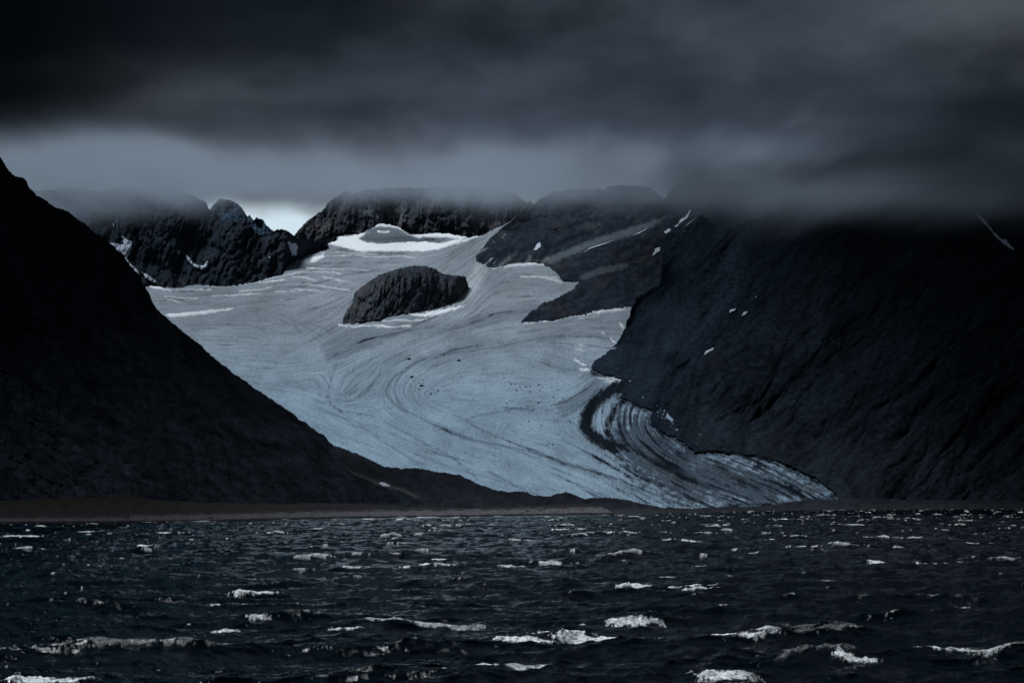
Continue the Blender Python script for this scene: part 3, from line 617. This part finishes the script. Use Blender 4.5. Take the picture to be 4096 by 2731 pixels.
def osamp(oc, X, Y, rot):
    L, A = oc; n = A['z'].shape[0]
    ca, sa = math.cos(rot), math.sin(rot)
    x = ((X * ca + Y * sa) / L * n) % n; y = ((-X * sa + Y * ca) / L * n) % n
    x0 = x.astype(int); y0 = y.astype(int); fx = (x - x0).astype(np.float32); fy = (y - y0).astype(np.float32)
    x0 %= n; y0 %= n; x1 = (x0 + 1) % n; y1 = (y0 + 1) % n
    o = {k: (a[y0, x0] * (1 - fx) * (1 - fy) + a[y0, x1] * fx * (1 - fy) + a[y1, x0] * (1 - fx) * fy + a[y1, x1] * fx * fy) for k, a in A.items()}
    o['dx'], o['dy'] = o['dx'] * ca - o['dy'] * sa, o['dx'] * sa + o['dy'] * ca
    return o
WD = R(-62)     # the wind blows off the land, towards the viewer and to the right
ys = [80.0]
while ys[-1] < 3400:
    y = ys[-1]; ys.append(y + min(max(.30 * y * y / (CAM * F), .09), 2.2 if y < 1500 else 6.0))
ys = np.array(ys)
ucol = np.arange(-110, 1135, .72)
UU, YY = np.meshgrid(ucol, ys)
XX = (UU - 512) / F * YY
oA = ocean(211., 512, 3., 50, 16., WD, 1.05, 1, 3.5)
oB = ocean(61., 512, .7, 8, 4.2, WD, .27, 2, 2.0)
oC = ocean(17., 512, .10, 2.2, 1.1, WD, .085, 3, 1.2)
print('sea size', XX.shape)
a = osamp(oA, XX, YY, .0); b = osamp(oB, XX + 11, YY + 7, .35); c = osamp(oC, XX, YY, -.3)
farB = lerp(1., .45, sm(300, 900, YY)); farC = 1 - sm(200, 520, YY)
for k_ in b: b[k_] *= farB.astype(np.float32)
for k_ in c: c[k_] *= farC.astype(np.float32)
Z = a['z'] + b['z'] + c['z']
lam_ = 1.25
J = (1 + lam_ * (a['xx'] + b['xx'] + .5 * c['xx'])) * (1 + lam_ * (a['yy'] + b['yy'] + .5 * c['yy'])) - (lam_ * (a['xy'] + b['xy'] + .5 * c['xy'])) ** 2
DXs = lam_ * (a['dx'] + b['dx'] + .6 * c['dx']); DYs = lam_ * (a['dy'] + b['dy'] + .6 * c['dy'])
patchy = fbm(XX / 38, YY / 60, 3, .6, 401)
thr = np.percentile(J[(YY < 700)], .9)
far = sm(250, 1400, YY)
Ja = (1 + 1.3 * (a['xx'] + .75 * b['xx'])) * (1 + 1.3 * (a['yy'] + .75 * b['yy'])) - (1.3 * (a['xy'] + .75 * b['xy'])) ** 2
thr = np.percentile(Ja[(YY < 700)], .28)
ca, sa = math.cos(WD), math.sin(WD)
al = XX * ca + YY * sa; ac = -XX * sa + YY * ca
brk_ = fbm(ac / 1.1, al / .45, 4, .7, 403)                 # torn across the crest
nearw = sm(300, 190, YY)
foam = sm(thr + .01, thr - .06, Ja - .05 * patchy + .10 * brk_) * np.clip(.8 + .5 * brk_, 0, 1) * nearw * sm(0., .7, fbm(XX / 2.2, YY / 3.5, 3, .6, 419))
# farther off a whitecap is a short dash on the crest of a longer wave
cr_ = a['z'] / a['z'].std()
d1 = fbm(XX / 1.9 + YY / 30, YY / 5., 4, .62, 411); d2 = fbm(XX / 9, YY / 26, 3, .6, 413)
dash = sm(2.1, 2.5, d1 + .75 * cr_ + .55 * d2 + .35 * patchy) * np.clip(.62 + .35 * fbm(XX / 14, YY / 40, 2, .5, 415), .15, 1)
foam = np.maximum(foam, dash * (1 - .75 * nearw))
foam = np.maximum(foam, sm(2.4, 2.8, fbm(XX / .4 + YY / 6, YY / .8, 4, .65, 417) + .4 * np.clip(cr_, -2, 1.3) + .45 * d2) * .95 * sm(700, 300, YY))
# drawn-out foam on the backs of waves
lace = ridged(XX / 2.6 + YY / 9, YY / 3.2, 4, .6, 407)
lace_m = sm(.75, 1.9, fbm(XX / 13, YY / 34, 3, .6, 405) + .35 * a['z'])
film = sm(.66, .88, lace) * lace_m * .20
# the large breakers
BR = [  # u, v, half length m, height, foam, tilt
 (531, 643, 2.6, .62, 1.25, -.22), (612, 637, 4.0, .50, 1.0, -.12), (702, 640, 4.6, .60, 1.15, -.10), (765, 642, 3.0, .4, .7, -.2), (560, 628, 3.4, .3, .7, .15), (640, 623, 4.0, .3, .6, -.05),
 (672, 586, 6.5, .65, 1.0, -.15), (705, 590, 4.0, .4, .8, -.3), (259, 596, 2.8, .60, 1.2, -.25), (235, 606, 3.5, .35, .35, .15), (431, 566, 5.0, .55, 1.1, -.05), (440, 558, 5, .4, .8, 0.), (362, 566, 8.0, .5, .45, .0),
 (673, 566, 5.5, .45, 1.0, -.05), (918, 562, 9.0, .75, 1.0, -.10), (513, 565, 3.5, .3, .8, 0.), (76, 564, 7.0, .65, .9, -.25), (50, 568, 5.0, .4, .7, 0.), (218, 578, 8.5, .75, .35, -.05),
 (52, 678, 2.4, .35, 1.0, -.25), (720, 655, 2.2, .3, .9, -.15), (228, 626, 1.6, .35, .6, .1), (345, 629, 2.2, .3, .7, -.1), (262, 620, 1.8, .3, .6, -.2),
 (905, 518, 14, .6, .8, 0), (975, 514, 12, .5, .8, 0), (985, 541, 9, .5, .8, -.1), (735, 549, 7, .5, .9, 0), (625, 533, 8, .5, .8, -.1), (575, 529, 9, .5, .9, -.1), (388, 518, 14, .7, 1.1, 0), (415, 519, 10, .5, .9, 0), (265, 518, 8, .6, .9, 0),
 (155, 544, 6, .5, .9, 0), (100, 531, 9, .6, .7, 0), (185, 532, 9, .6, .7, -.1), (30, 536, 8, .5, .7, 0), (895, 537, 8, .5, .8, 0), (810, 545, 8, .5, .8, -.1), (620, 558, 8, .35, .7, 0), (565, 562, 6, .3, .6, -.05), (660, 577, 4, .3, .7, -.1),
 (1005, 655, 3.5, .4, .30, -.2), (955, 652, 3, .35, .5, .2), (870, 661, 2.2, .3, .7, -.1), (735, 672, 3.0, .25, .7, 0), (500, 673, 5.5, .25, .6, .02), (432, 625, 8, .2, .35, .03), (785, 626, 4, .35, .5, -.2), (990, 602, 4, .3, .4, -.1), (520, 540, 6, .35, .6, 0), (690, 540, 7, .45, .8, 0), (640, 515.5, 14, .5, .9, 0), (560, 516.5, 12, .4, .8, 0), (720, 515, 14, .5, .8, 0), (800, 518, 12, .5, .8, 0), (850, 524, 12, .5, .7, -.1), (720, 524, 11, .5, .8, -.1), (480, 524, 10, .5, .8, 0), (330, 528, 9, .5, .7, 0)]
bz = np.zeros_like(Z); bf = np.zeros_like(Z)
for q, (u, v, hl, hh, fo, tl) in enumerate(BR):
    hl *= .62 if fo < .95 and v > 540 else .95
    hh *= .8
    y0 = CAM * F / (v + 2.0 * (1 if v > 540 else .4) - H); x0 = (u - 512) / F * y0
    r0, r1 = np.searchsorted(ys, [y0 - hl * 1.6 - 6, y0 + hl * 1.6 + 9])
    if r0 >= r1: continue
    sl = (slice(r0, r1), slice(None)); X_, Y_ = XX[sl], YY[sl]
    dx = X_ - x0; dy = Y_ - y0
    s_ = dx * math.cos(tl * 1.5) - dy * math.sin(tl * 1.5) * .6; n_ = dy + dx * math.sin(tl * 2.2) + fbm(X_ / (hl * .7), Y_ / (hl * 2), 3, .6, 420 + q) * hl * .28
    env = np.exp(-(s_ / hl) ** 4)
    wv = .9 + hl * .16
    prof = np.where(n_ < 0, np.exp(-(n_ / wv) ** 2), np.exp(-(n_ / (wv * 3.2)) ** 2))
    q_ = np.clip(s_ / hl, -1, 1)                     # the crest spills at its left end and thins out to the right
    bz[sl] += .55 * hh * env * prof * (1 - .25 * q_) * (1 + .25 * fbm(X_ / 1.2, Y_ / 1.6, 3, .6, 430 + q))
    fr = fbm(X_ / max(hl * .16, .35), Y_ / max(hl * .22, .5), 5, .72, 440 + q)
    wf = wv * (.95 - .62 * q_)
    fmask = env * np.where(n_ < 0, np.exp(-(n_ / (wf * .9)) ** 2), np.exp(-(n_ / (wf * .9)) ** 2)) * (1 - .12 * q_) + .38 * fr
    fm = sm(.60, .76, fmask) * (env > .02)
    fm = fm * lerp(1., .55, sm(-.2, 1., q_)); bf[sl] = np.maximum(bf[sl], fm * min(fo + .2, 1.15))
    tail = env * np.exp(-((n_ - 2.4 * wv) / (1.8 * wv)) ** 2) * sm(.2, 1.3, fbm(X_ / 1.6, Y_ / .9, 4, .7, 444 + q))
    bf[sl] = np.maximum(bf[sl], tail * (.16 if fo > .55 else .5) * fo)
    if fo > .7: bz[sl] += fm * .14 * sm(.6, -.8, q_) * np.clip(fbm(X_ / .8, Y_ / 1.2, 3, .55, 445) + .6, 0, 1.5)
foam = np.clip(np.maximum(foam, bf), 0, 1.15)
foam = np.clip(foam * (.85 + .50 * fbm(XX / .45, YY / .8, 3, .7, 451)), 0, 1)
foam = np.maximum(foam, film)
Z = Z + bz
# the sea calms and shallows at the land
ysU = yshore(UU)
calm_ = sm(0, 140, ysU - YY) * .8 + .2
Zs = Z * calm_
surf = sm(34, 8, np.abs(ysU - YY - 14)) * sm(.3, 1.1, fbm(XX / 22, YY / 60, 3, .6, 461)) * .8
foam = np.maximum(foam, surf); Zs = Zs + surf * 1.1
co = np.stack([XX + DXs * calm_, YY + DYs * calm_, Zs], -1)
nr, nc = XX.shape
ii = np.arange(nr * nc).reshape(nr, nc)
quads = np.stack([ii[:-1, :-1], ii[:-1, 1:], ii[1:, 1:], ii[1:, :-1]], -1).reshape(-1, 4)
me = raw_mesh('water', co.reshape(-1, 3), quads, None, {'foam': foam})
mw, g, out = new_mat('sea_water')
wb = g.n('ShaderNodeBsdfPrincipled'); wb.inputs['Base Color'].default_value = (.0003, .0028, .0050, 1); wb.inputs['Roughness'].default_value = .07; wb.inputs['IOR'].default_value = 1.333
tc = g.n('ShaderNodeTexCoord'); mp = g.n('ShaderNodeMapping'); g.l(tc.outputs['Object'], mp.inputs[0]); mp.inputs['Rotation'].default_value = (0, 0, -WD); mp.inputs['Scale'].default_value = (1.0, .45, 1.)
n1 = g.noise(mp.outputs[0], 3.5, 8, .64)
bp = g.n('ShaderNodeBump'); bp.inputs['Strength'].default_value = .8; bp.inputs['Distance'].default_value = .07; g.l(n1, bp.inputs['Height']); g.l(bp.outputs[0], wb.inputs['Normal'])
fb = g.n('ShaderNodeBsdfPrincipled'); fb.inputs['Base Color'].default_value = (.93, .95, .96, 1); fb.inputs['Roughness'].default_value = .8; fb.inputs['Specular IOR Level'].default_value = .2
n2 = g.noise(tc.outputs['Object'], 3.5, 5, .75)
bp2 = g.n('ShaderNodeBump'); bp2.inputs['Strength'].default_value = .5; bp2.inputs['Distance'].default_value = .08; g.l(n2, bp2.inputs['Height']); g.l(bp2.outputs[0], fb.inputs['Normal'])
fa = g.n('ShaderNodeAttribute', attribute_name='foam')
n3 = g.noise(tc.outputs['Object'], 5.0, 4, .8)
ff = g.m('MULTIPLY', fa.outputs['Fac'], g.rng(n3, .40, .56, .18, 1.3), clamp=True)
ms = g.n('ShaderNodeMixShader'); g.l(ff, ms.inputs[0]); g.l(wb.outputs[0], ms.inputs[1]); g.l(fb.outputs[0], ms.inputs[2]); g.l(ms.outputs[0], out.inputs[0])
link('water', me, mw, 'dark choppy fjord water with whitecaps', 'sea', None, 'structure')
del a, b, c, J, co, quads
# sea floor / ground sheet under everything
co = np.array([(-9000, -3000, -12), (9000, -3000, -12), (9000, 14000, -12), (-9000, 14000, -12)], float)
me = raw_mesh('ground', co, np.array([[0, 1, 2, 3]]), np.array([[.02, .024, .028]] * 4))
link('ground', me, M_BEACH, 'dark ground beneath the water and mountains', 'ground', None, 'structure')
co = np.array([(-9000, -3000, -2.2), (9000, -3000, -2.2), (9000, 6000, -2.2), (-9000, 6000, -2.2)], float)
link('water', raw_mesh('water_sheet', co, np.array([[0, 1, 2, 3]])), mw, 'dark fjord water reaching out to the sides beyond the view', 'sea', None, 'structure')
print('sea', time.time() - T0)

# ------------------------------------------------------------------ cloud bank sitting on the summits
y0, y1, zb = 2400., 8000., .1345
def zbase(y): return CAM + zb * y
xs0, xs1 = 1500., 3200.
co = np.array([(-xs0, y0, zbase(y0) - 90), (xs0, y0, zbase(y0) - 90), (xs1, y1, zbase(y1) - 110), (-xs1, y1, zbase(y1) - 110),
               (-xs0, y0, zbase(y0) + 150), (xs0, y0, zbase(y0) + 150), (xs1, y1, zbase(y1) + 330), (-xs1, y1, zbase(y1) + 330)], float)
qd = np.array([(0, 3, 2, 1), (4, 5, 6, 7), (0, 1, 5, 4), (1, 2, 6, 5), (2, 3, 7, 6), (3, 0, 4, 7)])
me = raw_mesh('cloud', co, qd, smooth=False)
mc, g, out = new_mat('cloud_vapour')
tc = g.n('ShaderNodeTexCoord'); sp = g.n('ShaderNodeSeparateXYZ'); g.l(tc.outputs['Object'], sp.inputs[0])
X, Y, Zc = sp.outputs
mp = g.n('ShaderNodeMapping'); g.l(tc.outputs['Object'], mp.inputs[0]); mp.inputs['Scale'].default_value = (1 / 400., 1 / 6000., 1 / 100.)
nz = g.noise(mp.outputs[0], 1.0, 4, .55)
zrel = g.m('SUBTRACT', g.m('SUBTRACT', Zc, CAM), g.m('MULTIPLY', Y, zb))
# lower over the right-hand slope and over the gap on the left
tx = g.m('DIVIDE', X, Y)
right = g.rng(tx, .05, .16, 0., 1., True)
gap = g.m('POWER', 2.718, g.m('MULTIPLY', g.m('POWER', g.m('DIVIDE', g.m('ADD', tx, .10), .045), 2.0), -1.))
zr = g.m('ADD', g.m('ADD', zrel, g.m('MULTIPLY', right, 6.)), g.m('MULTIPLY', gap, -22.))
zr = g.m('ADD', g.m('ADD', zr, g.m('MULTIPLY', g.rng(tx, -.115, -.17, 0., 1., True), 34.)), g.m('MULTIPLY', g.m('SUBTRACT', nz, .5), 190.))
mp3 = g.n('ShaderNodeMapping'); g.l(tc.outputs['Object'], mp3.inputs[0]); mp3.inputs['Scale'].default_value = (1 / 150., 1 / 7000., 1 / 70.)
zr = g.m('ADD', zr, g.m('MULTIPLY', g.m('SUBTRACT', g.noise(mp3.outputs[0], 1.0, 4, .6), .5), 130.))
low = g.m('POWER', g.rng(zr, -55., 110., 0., 1.), 2.2)
thick = g.m('ADD', g.m('DIVIDE', zrel, Y), g.m('MULTIPLY', g.m('SUBTRACT', nz, .5), -.075))
top = g.m('POWER', 2.71828, g.m('MULTIPLY', g.m('MAXIMUM', thick, 0.), -1 / .0037))
ahead = g.rng(g.m('SUBTRACT', Y, g.m('MULTIPLY', g.rng(tx, .03, .14, 0., 1., True), -900.)), 3200., 4100., 0., 1., True)
mp2 = g.n('ShaderNodeMapping'); g.l(tc.outputs['Object'], mp2.inputs[0]); mp2.inputs['Scale'].default_value = (1 / 620., 1 / 5000., 1 / 170.); mp2.inputs['Location'].default_value = (3.1, 1.7, 5.2)
lumps = g.rng(g.noise(mp2.outputs[0], 1.0, 4, .55), .36, .62, .12, 1.5)
dens = g.m('MULTIPLY', g.m('MULTIPLY', g.m('MULTIPLY', g.m('MULTIPLY', low, top), ahead), lumps), .017)
vol = g.n('ShaderNodeVolumePrincipled'); vol.inputs['Color'].default_value = (.50, .575, .68, 1); vol.inputs['Anisotropy'].default_value = .1
g.l(dens, vol.inputs['Density']); g.l(vol.outputs[0], out.inputs['Volume'])
link('cloud', me, mc, 'low grey cloud bank hiding the mountain summits', 'cloud', None, 'stuff')

# two added clouds, unseen above the frame, that put the side mountains in shade
def blobcloud(cx_, cy_, cz, rx, ry, rz, seed, dens, label):
    n, m_ = 64, 32
    a, b = np.meshgrid(np.linspace(0, 2 * np.pi, n, endpoint=False), np.linspace(-np.pi / 2 + .02, np.pi / 2 - .02, m_))
    d = np.stack([np.cos(b) * np.cos(a), np.cos(b) * np.sin(a), np.sin(b)], -1)
    r = 1 + .16 * fbm(d[..., 0] * 2 + d[..., 2], d[..., 1] * 2 - d[..., 2] * .7, 4, .5, seed)
    r[:, -1] = r[:, 0] * .5 + r[:, -2] * .5
    P = d * r[..., None] * np.array([rx, ry, rz]) + np.array([cx_, cy_, cz])
    ii = np.arange(n * m_).reshape(m_, n); jj = np.roll(ii, -1, 1)
    q = np.stack([ii[:-1], jj[:-1], jj[1:], ii[1:]], -1).reshape(-1, 4)
    me = raw_mesh('shade_cloud', P.reshape(-1, 3), q)
    mt, g, out = new_mat('shade_cloud_vapour')
    v = g.n('ShaderNodeVolumePrincipled'); v.inputs['Color'].default_value = (.5, .55, .62, 1); v.inputs['Density'].default_value = dens; g.l(v.outputs[0], out.inputs['Volume'])
    link('shade_cloud', me, mt, label, 'cloud', None, 'stuff')
blobcloud(-1500, 2500, 1500, 820, 1050, 190, 501, .007, 'added unseen cloud that shades the left mountain')
blobcloud(1000, 4400, 1750, 1350, 2500, 210, 502, .0085, 'added unseen cloud that shades the right mountain')

# ------------------------------------------------------------------ sky
SUN_EL, SUN_AZ = 60., -52.      # azimuth from the view direction, negative to the left
w = bpy.data.worlds.new('World'); SC.world = w; w.use_nodes = True
nt = w.node_tree; nt.nodes.clear(); g = N(nt)
out = g.n('ShaderNodeOutputWorld'); bg = g.n('ShaderNodeBackground'); g.l(bg.outputs[0], out.inputs[0])
sky = g.n('ShaderNodeTexSky', sky_type='NISHITA'); sky.sun_disc = False; sky.sun_elevation = R(SUN_EL); sky.sun_rotation = R(SUN_AZ)
tc = g.n('ShaderNodeTexCoord'); sp = g.n('ShaderNodeSeparateXYZ'); g.l(tc.outputs['Generated'], sp.inputs[0])
X, Y, Zc = sp.outputs
yy = g.m('MAXIMUM', Y, .08)
tx = g.m('DIVIDE', X, yy); tz = g.m('DIVIDE', Zc, yy)
cv = g.n('ShaderNodeCombineXYZ'); g.l(g.m('MULTIPLY', tx, 11.), cv.inputs[0]); g.l(g.m('MULTIPLY', tz, 21.), cv.inputs[1])
nA = g.noise(cv.outputs[0], 1.0, 4, .5)
cv2 = g.n('ShaderNodeCombineXYZ'); g.l(g.m('MULTIPLY', tx, 22.), cv2.inputs[0]); g.l(g.m('MULTIPLY', tz, 40.), cv2.inputs[1]); cv2.inputs[2].default_value = 3.3
nB = g.noise(cv2.outputs[0], 1.0, 3, .5)
txw = g.m('ADD', tx, g.m('MULTIPLY', g.m('SUBTRACT', nA, .5), .12)); tzw = g.m('ADD', tz, g.m('MULTIPLY', g.m('SUBTRACT', nB, .5), .045))
def blob(u, v, su, sv):
    a = g.m('DIVIDE', g.m('SUBTRACT', txw, (u - 512) / F), su / F); b = g.m('DIVIDE', g.m('SUBTRACT', tzw, (H - v) / F), sv / F)
    return g.m('POWER', 2.71828, g.m('MULTIPLY', g.m('ADD', g.m('MULTIPLY', a, a), g.m('MULTIPLY', b, b)), -.5))
acc = None
def add(colr, f):
    global acc
    x = g.n('ShaderNodeVectorMath', operation='SCALE'); x.inputs[0].default_value = colr; g.put(x.inputs['Scale'], f)
    if acc is None: acc = x.outputs[0]
    else:
        y = g.n('ShaderNodeVectorMath', operation='ADD'); g.l(acc, y.inputs[0]); g.l(x.outputs[0], y.inputs[1]); acc = y.outputs[0]
nf = g.rng(nA, .3, .7, .35, 1.65)
nf2 = g.m('MULTIPLY', nf, g.rng(nB, .25, .75, .75, 1.25))
add((.0042, .0068, .0105), 1.0)
ldark = g.rng(tx, -.22, -.11, .25, 1., True)
add((.032, .037, .048), g.m('MULTIPLY', blob(740, 15, 250, 60), nf2))
add((.044, .049, .056), blob(1030, -5, 110, 45))
add((.022, .029, .041), g.m('MULTIPLY', blob(590, 100, 210, 34), nf2))
add((.022, .025, .029), g.m('MULTIPLY', blob(230, 100, 130, 26), nf2))
add((.085, .092, .105), g.m('MULTIPLY', blob(230, 172, 190, 20), nf2))
add((.070, .085, .125), g.m('MULTIPLY', blob(560, 168, 220, 24), nf2))
add((.025, .034, .045), blob(800, 175, 140, 26))
cl_ = g.n('ShaderNodeVectorMath', operation='SCALE'); g.l(acc, cl_.inputs[0]); g.l(g.m('MAXIMUM', ldark, g.rng(tz, .175, .150, 0., 1., True)), cl_.inputs['Scale']); cl = cl_.outputs[0]
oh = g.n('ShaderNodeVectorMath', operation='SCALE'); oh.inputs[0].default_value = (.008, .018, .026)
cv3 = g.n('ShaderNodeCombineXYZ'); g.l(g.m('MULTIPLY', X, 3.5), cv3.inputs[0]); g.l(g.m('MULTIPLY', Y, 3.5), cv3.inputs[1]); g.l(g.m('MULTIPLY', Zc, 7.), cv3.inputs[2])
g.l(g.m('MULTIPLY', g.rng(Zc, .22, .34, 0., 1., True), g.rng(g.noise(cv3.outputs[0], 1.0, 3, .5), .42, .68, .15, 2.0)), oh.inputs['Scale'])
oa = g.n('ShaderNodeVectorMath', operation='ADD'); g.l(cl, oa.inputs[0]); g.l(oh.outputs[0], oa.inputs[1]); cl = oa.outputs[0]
# pale open sky behind the pass, low down ahead
low = g.rng(g.m('ADD', tz, g.m('MULTIPLY', g.m('SUBTRACT', nB, .5), .035)), .137, .119, 0., 1., True)
fr = g.rng(Y, .90, .97, 0., 1., True)
opn = g.m('MULTIPLY', low, fr)
skc = g.n('ShaderNodeVectorMath', operation='SCALE'); g.l(sky.outputs[0], skc.inputs[0]); skc.inputs['Scale'].default_value = .10
pale = g.mix(.85, skc.outputs[0], (.66, .80, .88))
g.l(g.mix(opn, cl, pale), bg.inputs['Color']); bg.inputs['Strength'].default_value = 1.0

sd = bpy.data.lights.new('sun', 'SUN'); sd.energy = 3.4; sd.angle = R(14); sd.color = (.88, .95, 1.0)
so = bpy.data.objects.new('sun', sd); COL.objects.link(so)
from mathutils import Vector
dv = Vector((math.sin(R(SUN_AZ)) * math.cos(R(SUN_EL)), math.cos(R(SUN_AZ)) * math.cos(R(SUN_EL)), math.sin(R(SUN_EL))))
so.rotation_euler = dv.to_track_quat('Z', 'Y').to_euler()

# ------------------------------------------------------------------ camera
cd = bpy.data.cameras.new('camera'); cam = bpy.data.objects.new('camera', cd); COL.objects.link(cam)
cam.location = (0, 0, CAM); cam.rotation_euler = (R(90), 0, 0)
cd.sensor_width = 36; cd.lens = 36 * F / 1024; cd.shift_y = (H - 341) / 1024; cd.clip_start = 1; cd.clip_end = 30000
SC.camera = cam
SC.view_settings.view_transform = 'Standard'; SC.view_settings.look = 'None'; SC.view_settings.exposure = 0; SC.view_settings.gamma = 1
SC.cycles.max_bounces = 4; SC.cycles.diffuse_bounces = 1; SC.cycles.glossy_bounces = 2; SC.cycles.volume_bounces = 1; SC.cycles.transmission_bounces = 1
SC.cycles.volume_step_rate = 1.0; SC.cycles.volume_max_steps = 64
SC.cycles.use_denoising = True
SC.cycles.sample_clamp_indirect = 3
print('done', time.time() - T0)
